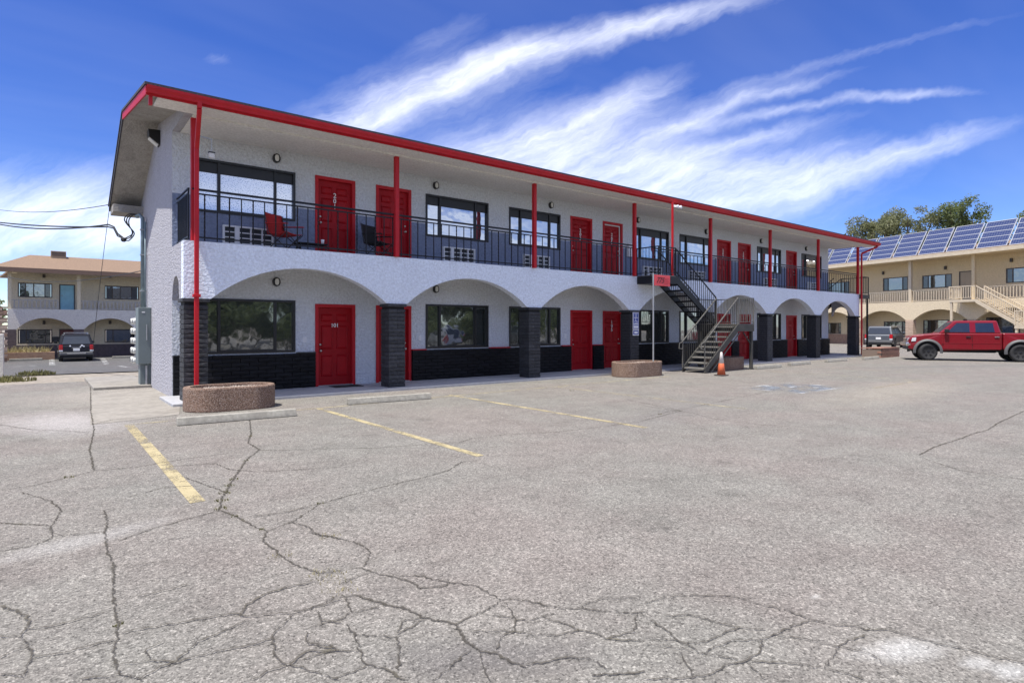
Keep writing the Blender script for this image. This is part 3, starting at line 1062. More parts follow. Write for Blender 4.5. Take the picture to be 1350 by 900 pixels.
# cross arches closing both ends of the arcade
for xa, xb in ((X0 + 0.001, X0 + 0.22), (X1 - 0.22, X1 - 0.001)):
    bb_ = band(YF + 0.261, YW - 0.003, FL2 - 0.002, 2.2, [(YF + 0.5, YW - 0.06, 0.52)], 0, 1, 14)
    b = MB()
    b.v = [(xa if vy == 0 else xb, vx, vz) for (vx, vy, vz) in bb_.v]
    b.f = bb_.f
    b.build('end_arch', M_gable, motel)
MB().box(X0 + 0.22, X1 - 0.22, YF + 0.262, YW - 0.003, 3.18, FL2).build('gallery_floor', M_conc2, motel)
MB().box(X0 + 0.22, X1 - 0.22, YF + 0.263, YW - 0.004, 3.14, 3.178).build('arcade_ceiling', M_soffit, motel)

# ---- bricks
def brick_mesh(lx, ly, lz, seed):
    def fn():
        rnd = random.Random(seed)
        b = MB()
        j = 0.004
        P = []
        for z in (-lz / 2, lz / 2):
            for (x, y) in ((-lx / 2, -ly / 2), (lx / 2, -ly / 2), (lx / 2, ly / 2), (-lx / 2, ly / 2)):
                P.append((x + rnd.uniform(-j, j), y + rnd.uniform(-j, j) * 1.2, z + rnd.uniform(-j, j) * 0.6))
        # bulged front, as slump block is
        b.hexa(P)
        b.v.append((0, -ly / 2 - 0.010, rnd.uniform(-0.01, 0.01)))
        b.f.remove((0, 1, 5, 4))
        b.f += [(0, 1, 8), (1, 5, 8), (5, 4, 8), (4, 0, 8)]
        return b
    return fn


COURSE = 0.1
COLH = 2.06
cols = []
for i, cx in enumerate(CX):
    c = (cx + CW / 2, YF + CW / 2 - 0.012, FL1)
    core = MB().box(-CW / 2 + 0.02, CW / 2 - 0.02, -CW / 2 + 0.02, CW / 2 - 0.02, -0.08, COLH).build('column', M_mortar, motel, c)
    cap = MB().box(-CW / 2 - 0.03, CW / 2 + 0.03, -CW / 2 - 0.03, CW / 2 + 0.03, 0, 0.075)
    cap.build('capital', M_colbrick, core, (c[0], c[1], FL1 + COLH + 0.002), bevel=0.008)
    cols.append(core)
    joined = MB()
    for k in range(int(COLH / COURSE)):
        z = FL1 + 0.05 + k * COURSE
        for s in (-1, 1):
            along = k % 2 == 0
            if i < 3 and s == (-1):
                # face brick: either a stretcher across the front or the header of the side brick
                o = inst('brick', ('cb', along, k % 3), brick_mesh(CW if along else CW / 2 - 0.004, CW / 2 - 0.004 if along else CW, COURSE - 0.011, k % 3 + (9 if along else 0)),
                         M_colbrick, core, (c[0] + (0 if along else -CW / 4), c[1] + (-CW / 4 if along else 0), z))
            else:
                bm = brick_mesh(CW if along else CW / 2 - 0.004, CW / 2 - 0.004 if along else CW, COURSE - 0.011, k + i * 31)()
                ox, oy = (0, s * CW / 4) if along else (s * CW / 4, 0)
                joined.add([(x + ox, y + oy, zz_ + z - FL1) for x, y, zz_ in bm.v], bm.f)
    struct(joined.build('brickwork', M_colbrick, core, c), 'stuff')

# ---- wainscot of black block below the windows
WT = 0.93
wsegs = []
xs = X0 + 0.005
for i, x in enumerate(sorted(DOORS)):
    if i != 1:                                  # plain wall between the first two doors
        wsegs.append((xs, x - 0.005))
    xs = x + DW + 0.005
wsegs.append((xs, X1 - 0.605))
for wi, (a, c) in enumerate(wsegs):
    w = MB().box(a + 0.01, c - 0.01, YW - 0.055, YW - 0.003, 0.0, WT).build('wainscot', M_mortar, motel, (0, 0, 0))
    joined = MB()
    nb = max(1, round((c - a) / 0.41))
    bl = (c - a) / nb
    for k in range(9):
        z = 0.06 + 0.05 + k * 0.0975
        sh = (k % 2) * 0.5
        edges = [a] + [a + (j + 1 - sh) * bl for j in range(nb if sh else nb - 1)] + [c]
        for j in range(len(edges) - 1):
            L = edges[j + 1] - edges[j] - 0.010
            if L < 0.03:
                continue
            ctr = ((edges[j] + edges[j + 1]) / 2, YW - 0.06, z)
            if wi < 2 and ctr[0] < 11.7:
                inst('brick', ('wb', round(L, 3), (j + k) % 4), brick_mesh(L, 0.05, 0.089, (j + k) % 4 + 50), M_brick, w, ctr)
            else:
                bm = brick_mesh(L, 0.05, 0.089, j + k * 7 + wi * 77)()
                joined.add([(x + ctr[0], y + ctr[1], zz_ + ctr[2]) for x, y, zz_ in bm.v], bm.f)
    if joined.v:
        struct(joined.build('brickwork', M_brick, w, (0, 0, 0)), 'stuff')
    sl = MB()
    last = a
    for wx in sorted(WINS):
        if a <= wx < c:
            if wx - last > 0.1:
                sl.box(last, wx - 0.02, YW - 0.10, YW - 0.002, WT + 0.001, WT + 0.032)
            last = wx + WW + 0.02
    if c - last > 0.1:
        sl.box(last, c, YW - 0.10, YW - 0.002, WT + 0.001, WT + 0.032)
    if sl.v:
        sl.build('sill_strip', M_red if wi in (1, 2) else M_frame, w, (0, 0, 0))


# ---- windows
def win_frame(h):
    def fn():
        b = MB()
        t = 0.055
        y0, y1 = -0.03, 0.07
        b.box(0, WW, y0, y1, 0, t)
        b.box(0, WW, y0, y1, h - t, h)
        b.box(0, t, y0 + 0.002, y1 - 0.002, t, h - t)
        b.box(WW - t, WW, y0 + 0.002, y1 - 0.002, t, h - t)
        for m_ in (0.49, WW - 0.49):
            b.box(m_ - 0.03, m_ + 0.03, y0 + 0.012, y1 - 0.004, t, h - t)
        b.box(0.52, WW - 0.52, y0 + 0.02, y1 - 0.02, t, t + 0.03)
        return b
    return fn


def pane(w, h):
    return lambda: MB().box(-w / 2, w / 2, -0.004, 0.004, 0, h)


rw = random.Random(4)
for x in WINS:
    for (z, h, lev) in ((0.97, 1.3, 0), (4.27, 1.23, 1)):
        f = inst('window', ('wf', h), win_frame(h), M_frame, motel, (x, YW, z))
        first = lev == 1 and x == WINS[0]
        for (cx, w) in ((0.2575, 0.405), (WW / 2, WW - 1.04), (WW - 0.2575, 0.405)):
            o = inst('pane', ('pn', w, h, first, lev), pane(w, h - 0.11), M_lace if first else (M_glass_up if lev else M_glass), f,
                     (x + cx, YW + (0.045 if w < 1 else 0.03), z + 0.055))
            o.rotation_euler = (rw.uniform(-0.004, 0.004), 0, rw.uniform(-0.012, 0.012))
            if lev:
                inst('blind', ('bd', w), lambda: MB().box(-w / 2, w / 2, -0.006, 0.0, -0.25, 0), M_frame, f, (x + cx, YW + (0.033 if w < 1 else 0.018), z + h - 0.056))


# ---- doors
def door_frame(h):
    def fn():
        b = MB()
        b.box(-DW / 2, -DW / 2 + 0.085, -0.025, 0.12, 0, h)
        b.box(DW / 2 - 0.085, DW / 2, -0.025, 0.12, 0, h)
        b.box(-DW / 2 + 0.085, DW / 2 - 0.085, -0.024, 0.119, h - 0.085, h)
        return b
    return fn


def door_slab(h):
    return lambda: MB().box(-DW / 2 + 0.087, DW / 2 - 0.087, 0.07, 0.11, 0.02, h - 0.087)


def raised(w, h):
    def fn():
        b = MB()
        i = 0.028
        P = [(-w / 2, 0, 0), (w / 2, 0, 0), (w / 2, 0, h), (-w / 2, 0, h),
             (-w / 2 + 0.012, -0.016, 0.012), (w / 2 - 0.012, -0.016, 0.012), (w / 2 - 0.012, -0.016, h - 0.012), (-w / 2 + 0.012, -0.016, h - 0.012),
             (-w / 2 + i, -0.002, i), (w / 2 - i, -0.002, i), (w / 2 - i, -0.002, h - i), (-w / 2 + i, -0.002, h - i),
             (-w / 2 + i + 0.02, -0.014, i + 0.02), (w / 2 - i - 0.02, -0.014, i + 0.02), (w / 2 - i - 0.02, -0.014, h - i - 0.02), (-w / 2 + i + 0.02, -0.014, h - i - 0.02)]
        F = []
        for r in range(3):
            for k in range(4):
                a, c = r * 4 + k, r * 4 + (k + 1) % 4
                F.append((a, c, c + 4, a + 4))
        F.append((12, 13, 14, 15))
        b.add(P, F)
        return b
    return fn


def knob():
    return MB().lathe([(0.03, 0.0), (0.03, -0.012), (0.012, -0.014), (0.012, -0.035), (0.026, -0.042), (0.031, -0.055), (0.026, -0.068), (0.01, -0.073)], 14, axis='y')


def bolt():
    return MB().lathe([(0.028, 0.0), (0.028, -0.015), (0.022, -0.022), (0.008, -0.024)], 14, axis='y')


NUM1 = {5.55: ('101', 0), 16.33: ('1\n0\n5', 1)}
NUM2 = {5.55: ('2\n0\n1', 1), 14.67: ('2\n0\n3', 1), 16.33: ('2\n0\n5', 1), 23.76: ('2\n0\n7', 1), 25.46: ('2\n0\n9', 1)}
M_num = mat('white_numerals', (0.80, 0.80, 0.78), 0.4)
for i, x in enumerate(DOORS):
    for lev, z0, h in ((0, FL1, 2.2 - FL1), (1, FL2 + 0.005, 5.53 - FL2 - 0.005)):
        c = (x + DW / 2, YW, z0)
        d = inst('door', ('ds', h), door_slab(h), M_door, motel, c)
        inst('door_frame', ('df', h), door_frame(h), M_red, d, c)
        for px_s in (-1, 1):
            for (pz, ph) in ((0.24, 0.56), (0.96, 0.62), (1.68, 0.20)):
                inst('panel', ('pl', ph), raised(0.30, ph), M_door, d, (c[0] + px_s * 0.205, YW + 0.0695, z0 + pz))
        side = -1 if i in (0, 2, 4) else 1
        inst('handle', 'knob', knob, M_steel, d, (c[0] + side * 0.385, YW + 0.069, z0 + 0.92), True)
        inst('deadbolt', 'bolt', bolt, M_steel, d, (c[0] + side * 0.385, YW + 0.069, z0 + 1.08), True)
        MB().box(-0.47, 0.47, -0.06, 0.068, -0.005, 0.018).build('threshold', M_galv, d, (c[0], YW, z0 + 0.002))
        nm = (NUM2 if lev else NUM1).get(x)
        if nm:
            me = facing_front(text_mesh(nm[0], 0.17 if nm[1] else 0.145, 0.004, spacing=0.85))
            link('door_number', me, M_num, d, (c[0], YW + 0.046, z0 + (1.52 if lev else 1.58)))
        if lev == 1 and abs(x - 16.33) < 0.01:      # white weather strip on one upper door
            MB().box(-0.45, 0.41, 0.035, 0.06, h - 0.125, h - 0.088).box(0.41, 0.45, 0.035, 0.06, 0.02, h - 0.088).build('weather_strip', M_white, d, c)

# doormat
MATM = mat('doormat_black', (0.02, 0.02, 0.021), 0.95, bump=0.5, bscale=90)
tag(MB().box(-0.38, 0.38, -0.24, 0.24, 0, 0.015).build('doormat', MATM, None, (6.22, 14.83, FL1 + 0.001), bevel=0.004),
    'black rubber doormat lying before the red door numbered 101', 'doormat')


# ---- lamps, switches, air conditioners
def lamp_body():
    b = MB()
    prof = [(0.0, 0.115), (0.062, 0.088), (0.088, 0.03), (0.088, -0.03), (0.062, -0.088), (0, -0.115), (-0.062, -0.088), (-0.088, -0.03), (-0.088, 0.03), (-0.062, 0.088)]
    b.prism(prof, -0.075, 0.0, 'xz')
    return b


def lamp_lens():
    prof = [(0.0, 0.085), (0.038, 0.066), (0.05, 0.02), (0.05, -0.02), (0.038, -0.066), (0, -0.085), (-0.038, -0.066), (-0.05, -0.02), (-0.05, 0.02), (-0.038, 0.066)]
    return MB().prism(prof, -0.10, -0.07, 'xz')


for i in range(7):
    x = 4.57 + i * 4.58
    for z in (2.72, 5.78):
        l = inst('wall_light', 'lamp', lamp_body, M_frame, motel, (x, YW - 0.001, z), bevel=0.0)
        inst('lens', 'lens', lamp_lens, M_lens, l, (x, YW - 0.001, z), bevel=0.01)
for x in (5.28, 8.62, 14.42):
    MB().box(-0.05, 0.05, -0.02, 0, -0.07, 0.07).box(-0.015, 0.015, -0.03, -0.02, -0.03, 0.03).build('switch_plate', M_white, motel, (x, YW - 0.001, 1.28), bevel=0.004)
MB().box(-0.09, 0.09, -0.12, 0, -0.25, 0.25).build('utility_box', M_white, motel, (17.75, YW - 0.008, 4.55), bevel=0.01)


def ac_case():
    b = MB()
    w, h, t = 1.14, 0.44, 0.035
    b.box(0, w, -0.10, 0.0, 0, t).box(0, w, -0.10, 0, h - t, h).box(0, t, -0.098, 0, t, h - t).box(w - t, w, -0.098, 0, t, h - t)
    b.box(0.26, 0.36, -0.097, 0, t, h - t)
    for x in (0.62, 0.88):
        b.box(x - 0.014, x + 0.014, -0.095, 0, t, h - t)
    b.box(-0.02, w + 0.02, -0.14, 0, -0.06, -0.02)
    return b


for x in WINS:
    o = (x + WW / 2 - 0.57, YW - 0.007, 3.56)
    ac = inst('air_conditioner', 'acc', ac_case, M_white, motel, o)
    inst('coil', 'acb', lambda: MB().box(0.035, 1.105, -0.03, -0.004, 0.035, 0.405), M_grille, ac, o)
    for (xa, xb) in ((0.04, 0.255), (0.365, 0.605), (0.635, 0.865), (0.895, 1.10)):
        for k in range(2):
            inst('louver', ('lv', xa), lambda: MB().box(xa, xb, -0.085, -0.05, 0, 0.022), M_white, ac, (o[0], o[1], o[2] + 0.15 + k * 0.125))

# ---- gallery railing
rail_root = None
RY = YF + 0.03


def twisted():
    b = MB()
    n, s, H = 22, 0.0115, 0.97
    for i in range(n + 1):
        a = i / n * math.pi * 5
        for k in range(4):
            t = a + k * math.pi / 2
            b.v.append((s * 1.5 * math.cos(t), s * 1.5 * math.sin(t), H * i / n))
    for i in range(n):
        for k in range(4):
            a, c = i * 4 + k, i * 4 + (k + 1) % 4
            b.f.append((a, c, c + 4, a + 4))
    return b


def plain():
    return MB().box(-0.010, 0.010, -0.010, 0.010, 0, 0.97)


def railing(xa, xb, parent=motel):
    r = MB()
    r.box(xa, xb, -0.028, 0.028, 1.065, 1.105).box(xa, xb, -0.014, 0.014, 0.98, 1.01).box(xa, xb, -0.016, 0.016, 0.07, 0.10)
    rl = r.build('railing', M_blackm, parent, (0, RY, FL2))
    n = max(1, round((xb - xa) / 0.245))
    for i in range(n + 1):
        x = xa + (xb - xa) * i / n
        tw = i % 2 == 1
        inst('baluster', 'tw' if tw else 'pl_', twisted if tw else plain, M_blackm, rl, (x, RY, FL2 + 0.02))
    return rl


railing(X0 + 0.16, 16.55)
railing(17.62, X1 - 0.1)
r = MB()
r.box(-0.015, 0.015, 0.0, 0.03, 0.02, 1.09).box(-0.02, 0.02, 0, YW - RY - 0.01, 1.076, 1.099).box(-0.011, 0.011, 0, YW - RY - 0.01, 0.986, 1.009).box(-0.013, 0.013, 0, YW - RY - 0.01, 0.076, 0.099)
for xe in (X0 + 0.1, ):
    rl = link('railing', r.mesh('railing'), M_blackm, motel, (xe, RY, FL2))
    for k in range(1, 10):
        inst('baluster', 'pl_', plain, M_blackm, rl, (xe, RY + k * 0.135, FL2 + 0.02))

# ---- posts, beam, soffit, roof
for i, cx in enumerate(CX):
    if i == 0:
        xx = X0 + 0.2
    else:
        xx = cx + 0.2
    MB().box(-0.055, 0.055, -0.055, 0.055, 0, CEIL - 0.03 - FL2).build('post', M_red, motel, (xx, YF - 0.03 if i else YF + 0.06, FL2 + 0.001), bevel=0.008)
MB().box(-0.03, 0.03, -0.03, 0.03, 0, CEIL - FL2 + 0.1).build('post', M_red, motel, (17.5, 13.0, FL2 - 0.1))
b = MB().box(X0 - 0.55, X1 + 0.55, EAVE_Y + 0.06, YF - 0.12, CEIL, CEIL + 0.03)
b.build('outer_soffit', M_soffit, motel)
MB().box(X0 + 0.16, X1 - 0.16, YF - 0.119, YF + 0.06, CEIL - 0.035, CEIL + 0.08).build('eave_beam', M_soffit, motel)
MB().box(X0 + 0.16, X1 - 0.16, YF + 0.061, YW - 0.002, CEIL + 0.002, CEIL + 0.03).build('gallery_ceiling', M_soffit, motel)
RX0, RX1 = X0 - 0.76, X1 + 0.62


def roof_slab(ya, za, yb, zb, t0, t1, xa, xb):
    return MB().hexa([(xa, ya, za + t0), (xb, ya, za + t0), (xb, yb, zb + t0), (xa, yb, zb + t0),
                      (xa, ya, za + t1), (xb, ya, za + t1), (xb, yb, zb + t1), (xa, yb, zb + t1)])


roof = roof_slab(EAVE_Y - 0.06, EAVE_Z, RIDGE_Y, RIDGE_Z, 0.0, 0.05, RX0 - 0.02, RX1 + 0.02).build('roof', M_shingle, motel, (0, 0, 0))
roof_slab(RIDGE_Y + 0.002, RIDGE_Z, BACK_Y, BACK_Z, 0.0, 0.05, RX0 - 0.02, RX1 + 0.02).build('roof', M_shingle, motel)
# underside of the overhanging verge
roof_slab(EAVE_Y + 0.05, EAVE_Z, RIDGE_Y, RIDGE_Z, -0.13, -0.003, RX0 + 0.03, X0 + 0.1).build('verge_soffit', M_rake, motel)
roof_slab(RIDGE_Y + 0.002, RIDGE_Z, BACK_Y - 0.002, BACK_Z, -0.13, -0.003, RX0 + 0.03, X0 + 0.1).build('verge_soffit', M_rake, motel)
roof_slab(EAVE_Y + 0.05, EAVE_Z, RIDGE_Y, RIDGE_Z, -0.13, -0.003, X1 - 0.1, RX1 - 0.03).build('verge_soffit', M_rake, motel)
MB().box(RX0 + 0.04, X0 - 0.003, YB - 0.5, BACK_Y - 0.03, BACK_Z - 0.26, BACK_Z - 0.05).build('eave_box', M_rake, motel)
# red barge board up to the ridge, dark one behind
roof_slab(EAVE_Y, EAVE_Z, RIDGE_Y, RIDGE_Z, -0.17, -0.002, RX0, RX0 + 0.028).build('barge_board', M_red, motel)
roof_slab(RIDGE_Y + 0.003, RIDGE_Z, BACK_Y, BACK_Z, -0.14, -0.002, RX0, RX0 + 0.028).build('barge_board', M_shingle, motel)
roof_slab(EAVE_Y, EAVE_Z, RIDGE_Y, RIDGE_Z, -0.17, -0.002, RX1 - 0.028, RX1).build('barge_board', M_red, motel)
MB().box(RX0 + 0.02, RX1 - 0.02, EAVE_Y + 0.005, EAVE_Y + 0.035, EAVE_Z - 0.175, EAVE_Z - 0.002).build('fascia', M_red, motel)
MB().box(-0.03, 0.03, 0, 0.10, -0.16, 0).build('fascia_bracket', M_red, motel, (RX0 + 0.09, EAVE_Y + 0.04, EAVE_Z - 0.17))
# gutter, K profile
g = MB()
prof = [(0, 0.0), (0, -0.13), (-0.075, -0.13), (-0.085, -0.09), (-0.115, -0.045), (-0.12, 0.0), (-0.108, 0.0), (-0.10, -0.04), (-0.07, -0.085), (-0.065, -0.12), (-0.01, -0.12), (-0.01, 0.0)]
g.prism(prof, RX0 + 0.01, RX1 - 0.01, 'yz')
g.build('gutter', M_red, motel, (0, EAVE_Y + 0.003, EAVE_Z - 0.015))


def downspout(pts, w=0.085):
    b = MB()
    for a, c in zip(pts, pts[1:]):
        b.bar(a, c, w, w * 0.8, (0, 1, 0))
    return b


xd = X0 + 0.22
downspout([(xd - 0.07, EAVE_Y - 0.05, EAVE_Z - 0.10), (xd - 0.07, EAVE_Y - 0.04, 5.92), (xd, YF - 0.13, 5.30), (xd, YF - 0.12, 0.08)]).build('downspout', M_red, motel, bevel=0.012)
MB().box(-0.07, 0.07, -0.03, 0.09, -0.03, 0.03).build('downspout_strap', M_red, motel, (xd, YF - 0.15, 2.25), bevel=0.004)
xd = X1 - 0.05
downspout([(xd + 0.35, EAVE_Y - 0.05, EAVE_Z - 0.10), (xd + 0.35, EAVE_Y - 0.04, 5.95), (xd, YF - 0.14, 5.62), (xd, YF - 0.14, 0.08)]).build('downspout', M_red, motel, bevel=0.012)

# lamp hung from a bracket at the corner, floodlight on the gable, twin spot by the stairs
hl = tag(empty('hanging_lamp', (2.9, 13.85, 5.0)), 'small pale square lamp hanging from a thin bracket at the gallery corner', 'lamp')
hx, hy = 2.86, 14.02
MB().bar((X0 + 0.25, hy, 5.66), (hx, hy, 5.62), 0.02).bar((hx, hy, 5.63), (hx, hy, 5.33), 0.014).build('bracket', M_galv, hl)
MB().box(-0.055, 0.055, -0.03, 0.03, 0, 0.11).build('lamp_box', M_lens, hl, (hx, hy, 5.22), bevel=0.01)
MB().box(-0.065, 0.065, -0.04, 0.04, 0, 0.02).build('lamp_cap', M_frame, hl, (hx, hy, 5.33))
fl = tag(empty('floodlight', (X0, 17.05, 6.2)), 'black wedge shaped floodlight fixed high on the gable wall', 'floodlight')
b = MB()
b.hexa([(-0.24, -0.14, -0.02), (0, -0.14, -0.20), (0, 0.14, -0.20), (-0.24, 0.14, -0.02),
        (-0.26, -0.14, 0.16), (0, -0.14, 0.18), (0, 0.14, 0.18), (-0.26, 0.14, 0.16)])
b.build('housing', M_frame, fl, (X0 - 0.002, 17.05, 6.28), bevel=0.012)
MB().hexa([(-0.235, -0.11, -0.035), (-0.04, -0.11, -0.19), (-0.04, 0.11, -0.19), (-0.235, 0.11, -0.035),
           (-0.23, -0.11, -0.02), (-0.03, -0.11, -0.17), (-0.03, 0.11, -0.17), (-0.23, 0.11, -0.02)]).build('lens', M_lens, fl, (X0 - 0.008, 17.05, 6.272))
tw = tag(empty('spotlight', (17.6, 13.0, 5.8)), 'white twin spotlight on the thin red post above the stairs', 'spotlight')
for s in (-1, 1):
    MB().lathe([(0.03, 0.06), (0.05, 0.02), (0.06, -0.07), (0.055, -0.075)], 12, axis='y').build('spot_head', M_white, tw, (17.68 + s * 0.085, 12.9, 5.84), True)
MB().box(-0.05, 0.22, -0.03, 0.06, -0.02, 0.05).build('mount', M_white, tw, (17.58, 12.98, 5.86))


# =================================================================== stairs in front of the arcade
def flight(root, xa, za, xb, zb, y0, y1, n, railside=(0, 1), mt=None, rail_h=0.95, step_m=None):
    """straight flight from (xa, za) up to (xb, zb), between y0 and y1"""
    dx, dz = xb - xa, zb - za
    for y in (y0, y1):
        b = MB()
        w = 0.03
        b.hexa([(xa, y - w, za - 0.10), (xb, y - w, zb - 0.24), (xb, y + w, zb - 0.24), (xa, y + w, za - 0.10),
                (xa, y - w, za + 0.12), (xb, y - w, zb + 0.04), (xb, y + w, zb + 0.04), (xa, y + w, za + 0.12)])
        b.build('stringer', mt, root)
    for i in range(n):
        t = (i + 0.75) / n
        x, z = xa + dx * t, za + dz * (i + 0.6) / n
        MB().box(-0.15, 0.15, y0 + 0.032, y1 - 0.032, -0.045, 0).build('tread', step_m, root, (x, 0, z))
    for k, y in enumerate((y0, y1)):
        if k not in railside:
            continue
        b = MB()
        b.bar((xa, y, za + rail_h + 0.08), (xb, y, zb + rail_h + 0.03), 0.035)
        b.bar((xa, y, za + 0.08), (xa, y, za + rail_h + 0.08), 0.035)
        b.bar((xb, y, zb), (xb, y, zb + rail_h + 0.03), 0.035)
        b.build('handrail', M_rail if mt is M_stair else mt, root)
        m_ = max(4, int(abs(dx) / 0.13))
        for i in range(1, m_):
            t = i / m_
            MB().bar((0, 0, 0.0), (0, 0, rail_h), 0.014).build('baluster', mt, root, (xa + dx * t, y, za + dz * t + 0.08))


def platform_rail(root, path, z, mt, h=0.98, sp=0.13):
    b = MB()
    for a, c in zip(path, path[1:]):
        b.bar((*a, z + h), (*c, z + h), 0.035)
        b.bar((*a, z + 0.09), (*c, z + 0.09), 0.02)
    for a in path:
        b.bar((*a, z - 0.1), (*a, z + h), 0.035)
    b.build('handrail', mt, root)
    for a, c in zip(path, path[1:]):
        L = math.hypot(c[0] - a[0], c[1] - a[1])
        n = max(1, int(L / sp))
        for i in range(1, n):
            t = i / n
            MB().bar((0, 0, 0), (0, 0, h - 0.1), 0.013).build('baluster', mt, root, (a[0] + (c[0] - a[0]) * t, a[1] + (c[1] - a[1]) * t, z + 0.09))


st = tag(empty('front_staircase', (19, 12.9, 0)), 'dark steel switchback staircase rising to the gallery before the arcade', 'staircase')
LZ = 1.70
UX0, UX1 = 16.62, 17.62
# upper landing
MB().box(UX0, UX1, 12.92, YF - 0.003, FL2 - 0.28, FL2 - 0.02).build('upper_landing', M_blackm, st)
MB().box(UX0 + 0.02, UX1, 12.93, YF - 0.004, FL2 - 0.019, FL2 + 0.005).build('landing_deck', M_tread, st)
platform_rail(st, [(UX0 + 0.02, YF + 0.02), (UX0 + 0.02, 12.94), (UX1 - 0.02, 12.94)], FL2, M_blackm)
flight(st, 20.1, LZ, UX1, FL2, 12.96, 13.72, 9, (0, 1), M_blackm, step_m=M_blackm)
# middle landing
MB().box(20.06, 21.12, 11.98, YF - 0.1, LZ - 0.26, LZ - 0.003).build('middle_landing', M_stair, st)
MB().box(20.08, 21.10, 12.0, YF - 0.12, LZ, LZ + 0.02).build('landing_deck', M_tread, st)
platform_rail(st, [(20.1, 12.0), (21.1, 12.0), (21.1, YF - 0.1), (20.1, YF - 0.1)], LZ, M_rail)
flight(st, 17.95, 0.06, 20.06, LZ, 12.0, 12.9, 9, (0, 1), M_stair, step_m=M_tread)
for (x, y) in ((21.04, 12.06), (21.04, YF - 0.2), (20.14, YF - 0.2)):
    MB().box(-0.05, 0.05, -0.05, 0.05, 0, LZ - 0.262).build('leg', M_stair, st, (x, y, 0.001))
MB().bar((20.5, 12.06, LZ - 0.30), (21.0, 12.06, 0.95), 0.035).build('brace', M_stair, st)
MB().bar((20.2, 12.02, LZ - 0.3), (18.35, 12.02, 0.02), 0.03).build('brace', M_rail, st)
for y in (12.0, 12.9):    # loop at the foot of each handrail
    MB().tube([(17.95, y, 1.08), (17.76, y, 1.02), (17.74, y, 0.84), (17.95, y, 0.82)], 0.018, 6).build('rail_end', M_rail, st)

# staircase at the far end
es = tag(empty('end_staircase', (36, 15, 0)), 'dark steel staircase and landing at the far end of the gallery', 'staircase')
MB().box(X1 + 0.003, X1 + 1.1, YF - 0.1, YW, FL2 - 0.22, FL2 - 0.01).build('upper_landing', M_stair, es)
platform_rail(es, [(X1 + 0.05, YF - 0.06), (X1 + 1.06, YF - 0.06), (X1 + 1.06, YW)], FL2, M_blackm)
MB().box(-0.04, 0.04, -0.04, 0.04, 0, FL2 - 0.222).build('leg', M_blackm, es, (X1 + 1.0, YF - 0.02, 0.001))
for s in (0.12, 1.02):
    b = MB()
    b.hexa([(X1 + s - 0.02, YW + 0.01, FL2 - 0.22), (X1 + s + 0.02, YW + 0.01, FL2 - 0.22), (X1 + s + 0.02, YW + 4.2, -0.1), (X1 + s - 0.02, YW + 4.2, -0.1),
            (X1 + s - 0.02, YW + 0.01, FL2), (X1 + s + 0.02, YW + 0.01, FL2), (X1 + s + 0.02, YW + 4.2, 0.15), (X1 + s - 0.02, YW + 4.2, 0.15)])
    b.build('stringer', M_blackm, es)
    MB().bar((X1 + s, YW, FL2 + 0.98), (X1 + s, YW + 4.2, 1.05), 0.035).build('handrail', M_blackm, es)
    for i in range(1, 28):
        MB().bar((0, 0, 0), (0, 0, 0.95), 0.013).build('baluster', M_blackm, es, (X1 + s, YW + 0.15 * i, FL2 - (FL2 - 0.1) * 0.15 * i / 4.2))
for i in range(16):
    MB().box(X1 + 0.145, X1 + 0.995, -0.13, 0.13, -0.03, 0).build('tread', M_tread, es, (0, YW + 0.2 + i * 0.25, FL2 - 0.2 - i * 0.2))

# =================================================================== planters, wheel stops, cone, signs
def stadium(L, W, n=30):
    r = W / 2
    h = L / 2 - r
    pts = [(h + r * math.sin(a), -r * math.cos(a)) for a in frange(0, math.pi, n)]
    pts += [(-h - r * math.sin(a), r * math.cos(a)) for a in frange(0, math.pi, n)]
    return pts


M_gravel = mat('planter_gravel', (0.36, 0.31, 0.265), 0.9, var=0.4, vscale=30, bump=0.5, bscale=60)


def planter(label, x, y, L, W, H, rot=0.0):
    root = tag(empty('planter', (x, y, 0.0)), label, 'planter', 'round ended planters before the arcade')
    root.rotation_euler.z = rot
    o = stadium(L, W)
    i = stadium(L - 0.24, W - 0.24)
    n = len(o)
    b = MB()
    lo = [(px * 0.99, py * 0.99, 0.0) for px, py in o]
    b.v = lo + [(px, py, 0.02) for px, py in o] + [(px, py, H - 0.025) for px, py in o] + [(px * 0.985, py * 0.98, H) for px, py in o] + \
          [(px, py, H) for px, py in i] + [(px, py, H - 0.12) for px, py in i]
    for r in range(5):
        for k in range(n):
            a, c = r * n + k, r * n + (k + 1) % n
            b.f.append((a, c, c + n, a + n))
    b.f.append(tuple(range(n)))
    WL[root] = Vector((0, 0, 0))
    b.build('planter_wall', M_agg, root, (0, 0, 0.001))
    rnd = random.Random(int(x * 10))
    g = MB()
    for _ in range(420):
        a = rnd.uniform(-0.5, 0.5) * (L - 0.3)
        c = rnd.uniform(-0.5, 0.5) * (W - 0.3)
        hh = max(0, abs(a) - (L / 2 - W / 2))
        if hh ** 2 + c ** 2 > (W / 2 - 0.14) ** 2:
            continue
        s = rnd.uniform(0.012, 0.03)
        z = H - 0.065
        g.add([(a - s, c, z), (a, c - s, z), (a + s, c, z), (a, c + s, z), (a + s * .3, c, z + s * 1.1)], [(0, 1, 4), (1, 2, 4), (2, 3, 4), (3, 0, 4)])
    struct(g.build('gravel', M_gravel, root, fix=False), 'stuff')
    MB().prism(stadium(L - 0.26, W - 0.26), H - 0.14, H - 0.062, 'xy').build('soil', M_gravel, root)
    return root


